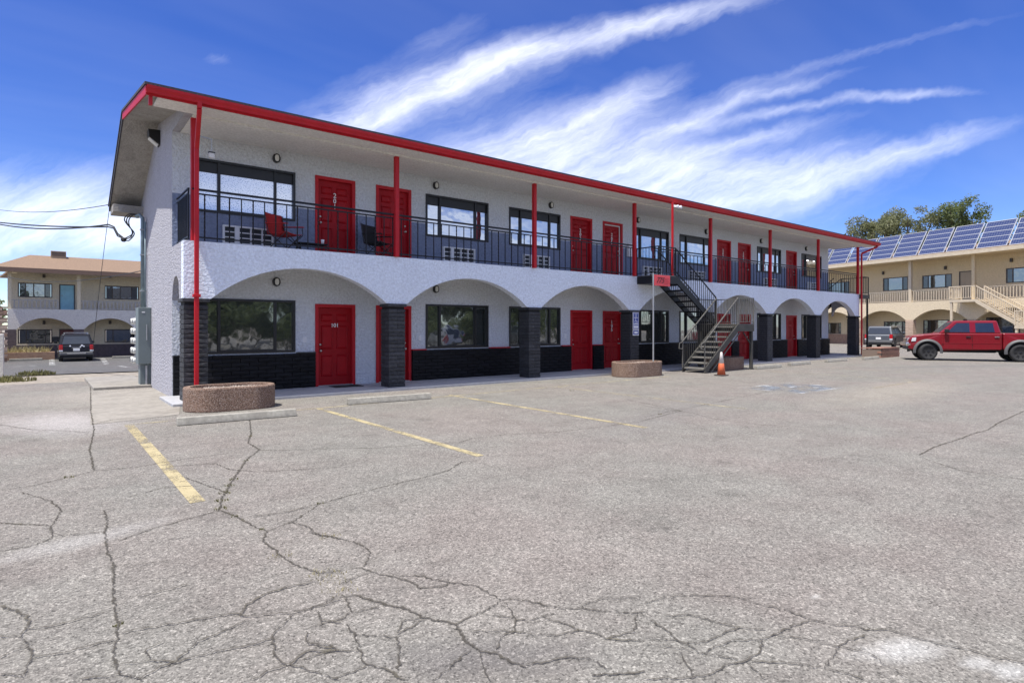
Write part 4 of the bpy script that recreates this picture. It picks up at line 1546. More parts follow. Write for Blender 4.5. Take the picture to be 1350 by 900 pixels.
planter('long brown pebble planter beside the red corner downspout', 2.93, 12.7, 1.66, 1.02, 0.45, R(-2))
planter('brown pebble planter holding the pole of the small red sign', 15.4, 12.85, 1.95, 1.05, 0.47)
planter('brown pebble planter under the middle landing of the front staircase', 20.35, 12.75, 1.75, 1.0, 0.47)
bp_ = tag(empty('brick_planter', (35.3, 12.9, 0)), 'low rectangular reddish brown planter at the far arcade corner', 'planter')
M_redbrick = mat('brown_block', (0.24, 0.125, 0.09), 0.85, var=0.25, vscale=12, bump=0.5, bscale=50, rnd=0.2)
core = MB().box(34.05, 36.55, 12.35, 13.25, 0, 0.42).build('planter_core', mat('mortar_tan', (0.2, 0.15, 0.12), 0.9), bp_)
for k in range(4):
    for j in range(6):
        sh = 0.21 * (k % 2)
        xa = 34.03 + j * 0.42 + sh
        xb = min(xa + 0.405, 36.57)
        MB().box(xa, xb, 12.33, 12.5, 0.005 + k * 0.115, 0.11 + k * 0.115).build('brick', M_redbrick, core)
    for j in range(2):
        MB().box(36.40, 36.575, 12.55 + j * 0.36, 12.88 + j * 0.36, 0.005 + k * 0.115, 0.11 + k * 0.115).build('brick', M_redbrick, core)
for j in range(6):
    MB().box(34.03 + j * 0.42, 34.435 + j * 0.42, 12.32, 13.27, 0.467, 0.51).build('coping', M_redbrick, core)


def stop_mesh():
    L = 1.88
    b = MB()
    P = [(-0.085, 0), (0.085, 0), (0.075, 0.05), (0.052, 0.125), (-0.052, 0.125), (-0.075, 0.05)]
    b.prism(P, -L / 2, L / 2, 'yz')
    return b


STOPS = [(2.66, 10.92, R(-3), 'concrete wheel stop before the pebble planter at the corner downspout'),
         (5.88, 11.66, R(-4), 'concrete wheel stop before the first free standing charcoal column'),
         (22.1, 11.95, R(1), 'weathered concrete wheel stop next past the staircase leg'),
         (25.2, 12.25, R(2), 'concrete wheel stop second past the staircase towards the far corner'),
         (28.9, 12.35, R(-2), 'concrete wheel stop third past the staircase towards the far corner'),
         (32.4, 12.2, R(1), 'concrete wheel stop beside the low brown block planter')]
for (x, y, a, lb) in STOPS:
    o = inst('wheel_stop', 'stop', stop_mesh, M_stop, None, (x, y, 0.004), bevel=0.012)
    o.rotation_euler.z = a
    tag(o, lb, 'wheel stop', 'concrete wheel stops along the stalls')

# traffic cone
cp = on_ground(951, 495)
co = tag(empty('traffic_cone', (cp.x, cp.y, 0)), 'orange traffic cone with a white upper half by the stair foot', 'traffic cone')
M_orange = mat('cone_orange', (0.62, 0.13, 0.05), 0.55, var=0.15, vscale=9)
MB().box(-0.17, 0.17, -0.17, 0.17, 0, 0.03).build('base', mat('cone_base', (0.05, 0.04, 0.035), 0.8), co, (cp.x, cp.y, 0.005), bevel=0.012)
MB().lathe([(0.135, 0.03), (0.085, 0.40), (0.083, 0.402)], 24).build('cone_body', M_orange, co, (cp.x, cp.y, 0.006), True)
MB().lathe([(0.0845, 0.402), (0.038, 0.74), (0.03, 0.765), (0.012, 0.77)], 24).build('cone_collar', mat('cone_white', (0.72, 0.66, 0.62), 0.5, var=0.1), co, (cp.x, cp.y, 0.006), True)

# red sign on a pole
M_sign = mat('sign_red', (0.72, 0.06, 0.07), 0.4, var=0.06)
M_signtxt = mat('sign_dark_red', (0.12, 0.008, 0.012), 0.5)
ps = tag(empty('sign_post', (15.95, 12.62, 0)), 'small red sign marked 775 on a grey pole in the pebble planter', 'sign')
MB().lathe([(0.026, 0.0), (0.026, 2.98), (0.01, 2.99)], 12).build('pole', M_galv, ps, (15.95, 12.62, 0.40))
MB().box(0, 0.82, -0.012, 0.012, 0, 0.36).build('sign_panel', M_sign, ps, (15.99, 12.60, 2.98), bevel=0.004)
link('lettering', facing_front(text_mesh('775', 0.27, 0.003, shear=0.35)), M_signtxt, ps, (16.27, 12.585, 3.16))
bl = MB()
for k, (w, z) in enumerate(((0.26, 0.24), (0.22, 0.19), (0.28, 0.13), (0.2, 0.08))):
    bl.box(0.5, 0.5 + w, -0.004, 0, z, z + 0.018)
bl.build('small_print', mat('sign_red_dark', (0.5, 0.02, 0.03), 0.5), ps, (15.99, 12.587, 2.98))

# parking sign on the fourth column
M_blue = mat('sign_blue', (0.045, 0.075, 0.33), 0.4)
hx0, hz0 = CX[3] + CW / 2 + 0.02, 1.32
pk = tag(empty('parking_sign', (hx0, YF - 0.03, hz0)), 'blue and white accessible parking sign on a charcoal brick column', 'sign')
yy = YF - 0.045
MB().box(-0.165, 0.165, -0.006, 0, 0.20, 0.80).build('sign_plate', M_white, pk, (hx0, yy, hz0), bevel=0.003)
MB().box(-0.145, 0.145, -0.004, 0, 0.22, 0.78).build('sign_face', M_white, pk, (hx0, yy - 0.0065, hz0))
bl = MB()
bl.box(-0.11, -0.02, -0.004, 0, 0.62, 0.75).box(0.02, 0.11, -0.004, 0, 0.62, 0.75)
bl.box(-0.12, 0.12, -0.004, 0, 0.33, 0.36).box(-0.145, 0.145, -0.004, 0, 0.22, 0.24).box(-0.145, 0.145, -0.004, 0, 0.76, 0.78)
bl.box(-0.145, -0.13, -0.004, 0, 0.24, 0.76).box(0.13, 0.145, -0.004, 0, 0.24, 0.76).box(-0.11, 0.11, -0.004, 0, 0.40, 0.60)
bl.build('blue_print', M_blue, pk, (hx0, yy - 0.0108, hz0))
wm = MB()
ring = [(0.055 * math.cos(a) - 0.01, 0, 0.055 * math.sin(a) + 0.47) for a in frange(R(100), R(400), 14)]
wm.tube(ring, 0.008, 5)
wm.lathe([(0.016, 0), (0.016, -0.004)], 10, (-0.02, 0, 0.585), 'y')
wm.bar((-0.02, 0, 0.57), (-0.02, 0, 0.49), 0.02, 0.006, (0, 1, 0)).bar((-0.02, 0, 0.49), (0.045, 0, 0.49), 0.018, 0.006, (0, 1, 0)).bar((0.045, 0, 0.49), (0.07, 0, 0.42), 0.018, 0.006, (0, 1, 0))
wm.build('wheelchair_mark', M_white, pk, (hx0, yy - 0.017, hz0))
MB().box(-0.165, 0.165, -0.006, 0, -0.02, 0.185).build('sign_plate', M_white, pk, (hx0, yy, hz0), bevel=0.003)
MB().box(-0.14, 0.14, -0.004, 0, 0.015, 0.155).build('blue_print', M_blue, pk, (hx0, yy - 0.0065, hz0))
MB().box(-0.09, 0.09, -0.004, 0, 0.05, 0.12).build('white_print', M_white, pk, (hx0, yy - 0.011, hz0))


# ---- camp chairs on the gallery
def camp_chair(label, x, y, z, fab, rot):
    c = tag(empty('camp_chair', (x, y, z), rot), label, 'chair', 'folding camp chairs on the upper gallery')
    M_leg = mat('chair_tube', (0.05, 0.05, 0.055), 0.35, metal=0.6)
    w = 0.30
    for s in (-1, 1):
        MB().tube([(s * w, -0.28, 0.01), (s * w, 0.24, 0.42)], 0.011, 6).build('leg', M_leg, c)
        MB().tube([(s * (w - .02), 0.28, 0.01), (s * (w - .02), -0.24, 0.42)], 0.011, 6).build('leg', M_leg, c)
        MB().tube([(s * w, 0.24, 0.40), (s * (w + 0.02), 0.34, 0.90)], 0.011, 6).build('back_pole', M_leg, c)
        MB().tube([(s * (w + .03), -0.24, 0.42), (s * (w + .03), -0.22, 0.60)], 0.011, 6).build('arm_pole', M_leg, c)
        MB().hexa([(s * w - 0.035, -0.28, 0.59), (s * w + 0.035, -0.28, 0.59), (s * w + 0.045, 0.30, 0.62), (s * w - 0.045, 0.30, 0.62),
                   (s * w - 0.035, -0.28, 0.61), (s * w + 0.035, -0.28, 0.61), (s * w + 0.045, 0.30, 0.64), (s * w - 0.045, 0.30, 0.64)]).build('armrest', fab, c)
    MB().tube([(-w, -0.28, 0.01), (w, -0.26, 0.40)], 0.011, 6).tube([(w, -0.28, 0.01), (-w, -0.26, 0.40)], 0.011, 6).build('cross_brace', M_leg, c)
    sag = MB()
    n = 6
    for j in range(n + 1):
        for i in range(n + 1):
            a, t = i / n * 2 - 1, j / n
            sag.v.append((a * 0.29, -0.25 + t * 0.5, 0.42 - 0.06 * (1 - a * a) * math.sin(math.pi * (0.15 + t * 0.7)) - 0.03 * t))
    for j in range(n):
        for i in range(n):
            k = j * (n + 1) + i
            sag.f.append((k, k + 1, k + n + 2, k + n + 1))
    o = sag.build('seat', fab, c, smooth_=True, fix=False)
    o.modifiers.new('thick', 'SOLIDIFY').thickness = 0.012
    bk = MB()
    for j in range(n + 1):
        for i in range(n + 1):
            a, t = i / n * 2 - 1, j / n
            bk.v.append((a * 0.31, 0.25 + t * 0.1 + 0.05 * (1 - a * a), 0.38 + t * 0.53))
    for j in range(n):
        for i in range(n):
            k = j * (n + 1) + i
            bk.f.append((k, k + 1, k + n + 2, k + n + 1))
    o = bk.build('backrest', fab, c, smooth_=True, fix=False)
    o.modifiers.new('thick', 'SOLIDIFY').thickness = 0.012
    return c


M_redfab = mat('red_canvas', (0.42, 0.02, 0.02), 0.85, var=0.15, vscale=8)
M_blkfab = mat('black_canvas', (0.012, 0.012, 0.015), 0.85)
camp_chair('red canvas camp chair beside the white air conditioner', 4.55, 14.45, FL2 + 0.002, M_redfab, R(35))
camp_chair('black canvas camp chair between two red doors', 6.98, 14.5, FL2 + 0.002, M_blkfab, R(30))
tb = tag(empty('low_table', (5.15, 14.4, FL2)), 'low dark folding table with a white cup beside the red camp chair', 'table')
MB().box(-0.36, 0.36, -0.18, 0.18, 0.2, 0.225).build('table_top', M_blkfab, tb, (5.15, 14.4, FL2), bevel=0.006)
for sx in (-1, 1):
    for sy in (-1, 1):
        MB().bar((0, 0, 0), (0, 0, 0.199), 0.022).build('leg', M_blackm, tb, (5.15 + sx * 0.31, 14.4 + sy * 0.14, FL2 + 0.001))
tag(MB().lathe([(0.032, 0), (0.042, 0.11), (0.038, 0.11), (0.03, 0.01)], 14).build('cup', M_white, None, (5.4, 14.32, FL2 + 0.2255), True),
    'white cup standing on the low table of the gallery', 'cup')

# =================================================================== electric service on the gable
ec = tag(empty('electric_cabinet', (2.15, 18.6, 0)), 'tall dark green grey electric cabinet on the gable wall', 'electric cabinet')
MB().box(-0.30, 0, -0.55, 0.0, 0.55, 2.05).build('cabinet', M_elec, ec, (X0 - 0.003, 19.0, 0.07), bevel=0.012)
MB().box(-0.24, 0, -0.45, -0.05, 0.0, 0.548).build('cable_trough', M_elec, ec, (X0 - 0.003, 19.0, 0.071))
MB().box(-0.02, 0, -0.02, 0.02, 0, 0.42).box(-0.02, 0, 0.02, 0.10, 0.38, 0.42).build('handle', M_galv, ec, (X0 - 0.1, 18.447, 1.25))
MB().box(0, 0.07, -0.004, 0, 0, 0.025).build('label_plate', M_white, ec, (X0 - 0.22, 18.448, 1.98))
MB().box(-0.02, 0.02, -0.05, 0, -0.05, 0.50).build('pipe', M_galv, ec, (X0 - 0.11, 18.55, 0.075))
ms = tag(empty('meter_stack', (2.05, 19.6, 0)), 'rack of round electricity meters beside the tall electric cabinet', 'electric meter')
MB().box(-0.12, 0, 0, 1.0, 0.45, 1.92).build('meter_board', M_elec2, ms, (X0 - 0.003, 19.15, 0.05), bevel=0.01)
for k in range(5):
    for j in range(2):
        o = (X0 - 0.12, 19.42 + j * 0.46, 0.68 + k * 0.27)
        mt_ = inst('meter_box', 'mb', lambda: MB().box(-0.10, 0, -0.17, 0.17, -0.12, 0.12), M_elec2, ms, o, bevel=0.012)
        inst('meter', 'md', lambda: MB().lathe([(0.085, -0.10), (0.085, -0.19), (0.07, -0.21), (0.02, -0.215)], 16, axis='x'), M_lens, mt_, o, True)
        inst('meter_face', 'mf', lambda: MB().box(-0.222, -0.216, -0.05, 0.05, -0.05, 0.05), M_grille, mt_, o)
mw = tag(empty('service_mast', (2.2, 20.2, 0)), 'grey conduit mast carrying the power cables up the gable corner', 'conduit')
MB().tube([(X0 - 0.10, 19.35, 2.1), (X0 - 0.10, 19.35, 4.45), (X0 - 0.10, 19.37, 4.62), (X0 - 0.16, 19.45, 4.72), (X0 - 0.24, 19.5, 4.66)], 0.05, 10).build('conduit', M_conduit, mw, smooth_=True)
MB().tube([(X0 - 0.06, 19.15, 2.1), (X0 - 0.06, 19.15, 4.5)], 0.02, 8).build('conduit', M_conduit, mw, smooth_=True)
for z in (2.6, 3.6, 4.3):
    MB().box(-0.16, 0, -0.07, 0.07, -0.015, 0.015).build('strap', M_galv, mw, (X0 - 0.001, 19.35, z))


def sag_wire(a, c, sag, n=24):
    a, c = Vector(a), Vector(c)
    return [a.lerp(c, i / n) + Vector((0, 0, -4 * sag * (i / n) * (1 - i / n))) for i in range(n + 1)]


def at_px(px, py, Y):
    a, b_ = ray(px)
    t = Y / b_
    return Vector((a * t, Y, EYE + (HY_PX - py) / F_PX * t))


wc = at_px(163, 316, 19.9)          # the splice where the drop cables meet
top = Vector((X0 - 0.22, 19.5, 4.66))
tag(MB().lathe([(0.03, -0.06), (0.07, -0.03), (0.07, 0.03), (0.03, 0.06)], 8, tuple(wc)).build('cable_splice', M_wire), 'black cable splice hanging off the gable corner', 'cable splice')
for i, (yo, s) in enumerate(((0.0, 1.5), (3.0, 1.9))):
    e = at_px(-40, 288 - i * 2, 30)
    pts = [tuple(wc + Vector((0.02, 0.02 * i, 0.03))), tuple(at_px(155, 311 - i * 3, 20.2)), tuple(at_px(150, 301 - i * 2, 20.4))] + \
          [tuple(p) for p in sag_wire(at_px(143, 299 - i * 3, 20.6), e, 0.10 + 0.16 * i)]
    tag(MB().tube(pts, 0.022, 5).build('service_cable', M_wire), 'thick black service cable running from the splice %s' % ('to the street, lower strand' if i == 0 else 'to the street, upper strand'), 'cable')
for i in range(3):
    m1 = at_px(172 - i * 3, 300 + i * 2, 19.8)
    m2 = at_px(170 - i * 4, 288, 19.7)
    ctl = [wc + Vector((0.03, 0, 0.02 * i)), at_px(170 + 2 * i, 317 - i * 4, 19.8), at_px(177 - i * 2, 308 - i * 3, 19.8), at_px(171 - i * 2, 299 - i * 2, 19.8),
           at_px(170 - i * 3, 290 - i, 19.7), at_px(175 - i * 2, 284 - i, 19.6), at_px(181, 283, 19.5)]
    pts = []
    for q in range(len(ctl) - 1):
        p0_, p1_, p2_, p3_ = ctl[max(q - 1, 0)], ctl[q], ctl[q + 1], ctl[min(q + 2, len(ctl) - 1)]
        for w_ in range(5):
            t = w_ / 5
            pts.append(tuple(0.5 * ((2 * p1_) + (p2_ - p0_) * t + (2 * p0_ - 5 * p1_ + 4 * p2_ - p3_) * t * t + (3 * p1_ - p0_ - 3 * p2_ + p3_) * t ** 3)))
    pts.append(tuple(ctl[-1]))
    tag(MB().tube(pts, 0.016, 5).build('drop_cable', M_wire), 'looped black cable from the splice up to the conduit mast', 'cable', 'looped cables at the mast head')
a = Vector((RX0, 20.6, 5.12))
tag(MB().tube(sag_wire(a, at_px(-30, 271, 34), 0.25), 0.012, 4).build('phone_wire', M_wire), 'thin grey wire running from the roof corner over the sky', 'wire')
tag(MB().tube(sag_wire(a, (1.2, 21.8, 0.9), -0.15), 0.009, 4).build('drop_wire', M_wire), 'thin wire hanging slack from the rear roof corner', 'wire')
tag(MB().tube(sag_wire((X0, 20.5, 3.25), at_px(-30, 350, 48), 0.6), 0.014, 4).build('phone_wire', M_wire), 'thin wire sloping from the gable to the tiled house behind', 'wire')

# =================================================================== houses behind
M_tan = stucco('stucco_tan', (0.62, 0.50, 0.32), (0.54, 0.43, 0.27), 0.4, 0.4)
M_cream = stucco('stucco_cream', (0.68, 0.57, 0.40), (0.58, 0.48, 0.33), 0.4, 0.4)
M_khaki = stucco('stucco_khaki', (0.62, 0.54, 0.39), (0.54, 0.47, 0.34), 0.4, 0.4)
M_greyb = stucco('stucco_pale', (0.60, 0.57, 0.52), (0.52, 0.49, 0.45), 0.4, 0.4)
M_ptan = mat('tan_paint', (0.56, 0.47, 0.34), 0.6, var=0.1)
M_pgrey = mat('rail_grey', (0.34, 0.33, 0.32), 0.6)
M_pierb = mat('pier_block', (0.46, 0.34, 0.25), 0.85, var=0.2, vscale=8, rnd=0.12)
M_wnb = mat('brown_block2', (0.30, 0.19, 0.13), 0.85, var=0.2, vscale=6)
M_wnd = mat('dark_block', (0.11, 0.085, 0.085), 0.85, var=0.2, vscale=6)
M_roofb = mat('brown_shingle', (0.205, 0.138, 0.090), 0.9, var=0.25, vscale=14, bump=0.4, bscale=20)
M_bronze = mat('bronze_frame', (0.06, 0.048, 0.04), 0.5)
M_teal = mat('teal_door', (0.24, 0.48, 0.56), 0.4, var=0.12, vscale=3)
M_browndoor = mat('brown_door', (0.15, 0.035, 0.03), 0.5)
M_tandoor = mat('tan_door', (0.34, 0.27, 0.18), 0.5)
M_curtain = mat('curtain', (0.34, 0.34, 0.32), 0.9, var=0.15, vscale=2)


def bwin(root, x, z, w, h, y, mull=(), lit=()):
    fr = MB()
    t = 0.07
    fr.box(x, x + w, y - 0.02, y + 0.06, z, z + t).box(x, x + w, y - 0.02, y + 0.06, z + h - t, z + h)
    fr.box(x, x + t, y - 0.018, y + 0.058, z + t, z + h - t).box(x + w - t, x + w, y - 0.018, y + 0.058, z + t, z + h - t)
    for m_ in mull:
        fr.box(x + m_ - 0.03, x + m_ + 0.03, y - 0.015, y + 0.055, z + t, z + h - t)
    f = fr.build('window', M_bronze, root)
    eds = [t] + [m_ for m_ in mull] + [w - t]
    for i, (a_, c_) in enumerate(zip(eds, eds[1:])):
        MB().box(x + a_ + 0.02, x + c_ - 0.02, y + 0.02, y + 0.028, z + t, z + h - t).build('pane', M_cglass if i not in lit else M_glass, f)


def arcade_house(root, xa, xb, floor2, eave, piers, pier_w, zs, zcrown, wall_m, band_m, pier_m, wain_m, wins, doors, depth=1.5):
    """local frame: x along the front, y into the house, front of arcade at y = 0"""
    h1 = [(x, x + w, z, z + h) for (x, z, w, h, *_r) in wins if z < floor2] + [(x, x + w, z, z + h) for (x, z, w, h, m_) in doors if z < floor2]
    h2 = [(x, x + w, z, z + h) for (x, z, w, h, *_r) in wins if z >= floor2] + [(x, x + w, z, z + h) for (x, z, w, h, m_) in doors if z >= floor2]
    pierced_wall(xa, xb, -0.4, floor2 - 0.1, depth, h1, 0.12).build('lower_wall', wall_m, root, fix=False)
    pierced_wall(xa, xb, floor2 - 0.1, eave + 0.2, depth, h2, 0.12).build('upper_wall', wall_m, root, fix=False)
    MB().box(xa, xa + 0.2, depth + 0.001, depth + 8, -0.4, eave + 0.1).build('side_wall', wall_m, root)
    MB().box(xb - 0.2, xb, depth + 0.001, depth + 8, -0.4, eave + 0.1).build('side_wall', wall_m, root)
    MB().box(xa + 0.2, xb - 0.2, 0.31, depth - 0.002, floor2 - 0.22, floor2 - 0.02).build('gallery_floor', M_conc2, root)
    ar = [(a_ + pier_w / 2 + 0.03, c_ - pier_w / 2 - 0.03, zcrown - zs) for a_, c_ in zip(piers, piers[1:])]
    ar = [(max(xa, a_), min(xb, c_), r_) for a_, c_, r_ in ar]
    band(min(xa, ar[0][0]), xb, floor2, zs, ar, 0, 0.3, 18).build('arcade_band', band_m, root)
    for p_ in piers:
        if xa <= p_ <= xb:
            core_ = MB().box(-pier_w / 2, pier_w / 2, -0.0, 0.34, -0.4, zs - 0.003).build('pier', pier_m, root, (p_, 0.0, 0))
            n = 10
            for k in range(n):
                MB().box(-pier_w / 2 - 0.02, pier_w / 2 + 0.02, -0.03, 0.36, 0, zs / n - 0.03).build('block', pier_m, core_, (p_, 0.0, k * zs / n + 0.01))
    MB().box(xa, xb, depth - 0.06, depth - 0.002, -0.3, 0.92).build('wainscot', wain_m, root)
    for (x, z, w, h, mull, lit) in wins:
        bwin(root, x, z, w, h, depth + 0.04, mull, lit)
    for (x, z, w, h, m_) in doors:
        d = MB().box(x + 0.06, x + w - 0.06, depth + 0.03, depth + 0.07, z, z + h - 0.06).build('door', m_, root)
        fr = MB().box(x, x + 0.06, depth - 0.02, depth + 0.08, z, z + h).box(x + w - 0.06, x + w, depth - 0.02, depth + 0.08, z, z + h).box(x + 0.06, x + w - 0.06, depth - 0.018, depth + 0.078, z + h - 0.06, z + h)
        fr.build('frame', M_bronze, d)
        for s in (0.27, 0.73):
            for zz_ in (0.12, 0.50, 0.80):
                MB().box(x + w * s - 0.15, x + w * s + 0.15, depth + 0.018, depth + 0.029, z + h * zz_, z + h * (zz_ + (0.3 if zz_ < 0.7 else 0.12))).build('panel', m_, d)
        MB().lathe([(0.03, 0.03), (0.04, 0.0), (0.02, -0.03)], 8, (x + 0.16, depth, z + 1.0), 'y').build('handle', M_galv, d)


def house_rail(root, x0, x1, z, mt, y=0.08, h=0.95, sp=0.19, w=0.045):
    b = MB().box(x0, x1, y - 0.03, y + 0.03, z + h - 0.05, z + h).box(x0, x1, y - 0.02, y + 0.02, z + 0.06, z + 0.1)
    rl = b.build('railing', mt, root)
    n = int((x1 - x0) / sp)
    for i in range(n + 1):
        inst('baluster', ('hb', mt.name, w, h), lambda: MB().box(-w / 2, w / 2, -0.012, 0.012, 0, h - 0.16), mt, rl, (x0 + (x1 - x0) * i / n, y, z + 0.1))
    return rl


# ---- house behind the gable, parallel to the motel
LY = 51.6
LG = -0.58


def lx(px, depth=0.0):
    a, b_ = ray(px)
    return a / b_ * (LY + depth)


def lz_(py, px, depth=0.0):
    a, b_ = ray(px)
    return EYE + (HY_PX - py) / F_PX * (LY + depth) / b_ - LG


lh = tag(empty('apartment_house', (0, LY, LG), 0.0), 'khaki two storey house with brown shingle roof and teal upper door', 'house')
LF2 = lz_(408, 90)
LEAVE = lz_(358, 90, -0.6)
wz, wh = lz_(392, 46, 1.5), lz_(373, 46, 1.5) - lz_(392, 46, 1.5)
w2z = lz_(453, 46, 1.5)
w2h = lz_(434, 46, 1.5) - w2z
wins = []
for (pa, pb) in ((23.5, 69), (138, 183)):
    x, w = lx(pa, 1.5), lx(pb, 1.5) - lx(pa, 1.5)
    wins.append((x, wz, w, wh, (w * .22, w * .45, w * .78), (1, 2)))
    wins.append((x, w2z, w, w2h, (w * .24, w * .8), ()))
dxa, dxb = lx(78, 1.5), lx(99, 1.5)
dz_ = LF2 + 0.02
doors = [(dxa, dz_, dxb - dxa, lz_(375, 88, 1.5) - dz_, M_teal), (dxa, 0.02, dxb - dxa, lz_(434, 88, 1.5), M_browndoor)]
piers = [lx(14), lx(104), lx(104) * 2 - lx(14), lx(104) * 3 - lx(14) * 2, lx(104) * 4 - lx(14) * 3]
LXA, LXB = lx(10), piers[-1] + 0.3
arcade_house(lh, LXA, LXB, LF2, LEAVE, piers, 0.55, lz_(434, 60), lz_(419, 60), M_khaki, M_greyb, M_wnd, M_wnd, wins, doors)
house_rail(lh, LXA + 0.1, dxa - 0.1, LF2, M_pgrey, 0.1, lz_(395, 46) - LF2, 0.22, 0.06)
house_rail(lh, dxb + 0.2, LXB - 0.1, LF2, M_pgrey, 0.1, lz_(395, 46) - LF2, 0.22, 0.06)
for px_p in (12.5, 104):
    MB().box(-0.1, 0.1, 0, 0.2, LF2, LEAVE).build('post', M_khaki, lh, (lx(px_p), 0.02, 0.002))
LR = lz_(341, 90, 3.6)
rf = MB().hexa([(LXA - 0.8, -0.7, LEAVE), (LXB + .5, -0.7, LEAVE), (LXB + .5, 3.6, LR), (LXA + 1.1, 3.6, LR),
                (LXA - 0.8, -0.7, LEAVE + 0.12), (LXB + .5, -0.7, LEAVE + 0.12), (LXB + .5, 3.6, LR + 0.12), (LXA + 1.1, 3.6, LR + 0.12)]).build('roof', M_roofb, lh)
MB().hexa([(LXA + 1.1, 3.601, LR), (LXB + .5, 3.601, LR), (LXB + .5, 9.2, LEAVE), (LXA - .8, 9.2, LEAVE),
           (LXA + 1.1, 3.601, LR + .12), (LXB + .5, 3.601, LR + .12), (LXB + .5, 9.2, LEAVE + .12), (LXA - .8, 9.2, LEAVE + .12)]).build('roof', M_roofb, lh)
MB().box(LXA - 0.82, LXB + 0.5, -0.75, -0.70, LEAVE - 0.18, LEAVE + 0.10).build('fascia', mat('brown_fascia', (0.16, 0.10, 0.07), 0.7), lh)
MB().box(LXA - 0.7, LXB + 0.4, -0.69, 1.49, LEAVE - 0.06, LEAVE - 0.02).build('soffit', M_khaki, lh)
cxp = lx(77, 3.3)
ch_ = MB().box(cxp - 0.45, cxp + 0.45, 2.9, 3.7, LR - 0.4, LR + 0.45).build('roof_cooler', mat('cooler_tan', (0.3, 0.22, 0.15), 0.7), lh, bevel=0.02)
for k in range(4):
    MB().box(cxp - 0.4, cxp + 0.4, 2.86, 2.899, LR + 0.1 + k * 0.08, LR + 0.14 + k * 0.08).build('louver', M_wnd, ch_)
for px_l in (58, 145):
    for (py, dp) in ((364, 1.5), (425, 1.5)):
        MB().box(-0.08, 0.08, -0.14, 0, -0.12, 0.12).build('wall_light', M_bronze, lh, (lx(px_l, 1.5), 1.49, lz_(py, px_l, 1.5)), bevel=0.02)
MB().box(-0.2, 0.2, -0.14, 0, -0.18, 0.18).build('mail_box', M_frame, lh, (lx(73, 1.5), 1.49, lz_(447, 73, 1.5)), bevel=0.02)
# flower box with dry grass in front of it
fb = tag(empty('flower_box', (lx(24, -0.8), LY - 0.9, LG)), 'low brown block flower box with dry grass before the khaki house', 'planter')
MB().box(-1.8, 1.9, -0.45, 0.45, 0, 0.5).build('box_wall', M_wnb, fb, (lx(24, -0.8), LY - 0.9, LG + 0.02))
rnd = random.Random(2)
b = MB()
for _ in range(260):
    q = Vector((rnd.uniform(-1.2, 1.6), rnd.uniform(-0.3, 0.3), 0.5))
    t = q + Vector((rnd.uniform(-.3, .3), rnd.uniform(-.2, .2), rnd.uniform(0.15, 0.5)))
    s = Vector((0.03, 0, 0))
    b.add([q - s, q + s, t], [(0, 1, 2)])
struct(b.build('dry_plants', M_dry, fb, (lx(24, -0.8), LY - 0.9, LG + 0.02), fix=False), 'stuff')
for (pa, pb, py) in ((12, 56, 472.5), (148, 182, 470)):
    A_, B_ = lx(pa, -1.9), lx(pb, -1.9)
    o = MB().box(A_, B_, -0.1, 0.1, 0, 0.14).build('wheel_stop', M_stop, None, (0, LY - 1.9, LG + 0.012), bevel=0.02)
    tag(o, 'concrete wheel stop before the %s of the khaki house' % ('flower box' if pa == 12 else 'lower right window'), 'wheel stop')

# ---- house on the right with the solar panels
P0 = Vector((56.2, 16.8))
DV = Vector((math.sin(R(15.8)), math.cos(R(15.8))))
XA = -DV
YA = Vector((XA.y * -1, XA.x))          # +90 degrees from the x axis: into the house
rh_rot = math.atan2(XA.y, XA.x)
rh = tag(empty('solar_house', (P0.x, P0.y, 0), rh_rot), 'tan two storey arcade house with tilted blue solar panels on its roof', 'house')


def rx(px, depth=0.0):
    a, b_ = ray(px)
    O = P0 + YA * depth
    # t*(a,b) = O + s*XA
    det = a * (-XA.y) - b_ * (-XA.x)
    t = (O.x * (-XA.y) - O.y * (-XA.x)) / det
    s = (a * O.y - b_ * O.x) / det
    return s, t


def rxx(px, depth=0.0):
    return rx(px, depth)[0]


def rz(py, px, depth=0.0):
    return EYE + (HY_PX - py) / F_PX * rx(px, depth)[1]


RF2 = rz(398, 1199)
REAVE = rz(343, 1199, -0.7)
RZS, RZC = rz(421.8, 1199), rz(409.5, 1166)
wins, doors = [], []
for (pa, pb, pt, pb2) in ((1164, 1197, 365.5, 383), (1215.6, 1255, 362, 379.5), (1326, 1372, 352, 372), (1090, 1120, 372, 388)):
    x, w = rxx(pa, 1.5), rxx(pb, 1.5) - rxx(pa, 1.5)
    pm = (pa + pb) / 2
    z0_, z1_ = rz(pb2, pm, 1.5), rz(pt, pm, 1.5)
    wins.append((x, z0_, w, z1_ - z0_, (w * .2, w * .78), (1,)))
for (pa, pb, pt, pb2) in ((1165, 1195, 423.5, 449), (1217, 1258, 421.5, 447), (1091, 1109, 425.5, 441.5), (1300, 1345, 418, 446)):
    x, w = rxx(pa, 1.5), rxx(pb, 1.5) - rxx(pa, 1.5)
    pm = (pa + pb) / 2
    z1_ = rz(pt, pm, 1.5)
    wins.append((x, 0.95, w, z1_ - 0.95, (w * .22, w * .8), (1,)))
doors.append((rxx(1264.5, 1.5), RF2 + 0.01, rxx(1282, 1.5) - rxx(1264.5, 1.5), rz(357.5, 1273, 1.5) - RF2, M_tandoor))
doors.append((rxx(1270, 1.5), 0.02, rxx(1288, 1.5) - rxx(1270, 1.5), 2.2, M_browndoor))
p1, p2 = rxx(1199), rxx(1130)
dp = abs(p1 - p2)
rpiers = [p1 + dp * k for k in (-4, -3, -2, -1, 0, 1, 2, 3)]
RXA, RXB = rpiers[0] - 0.3, rpiers[-1] + 0.3
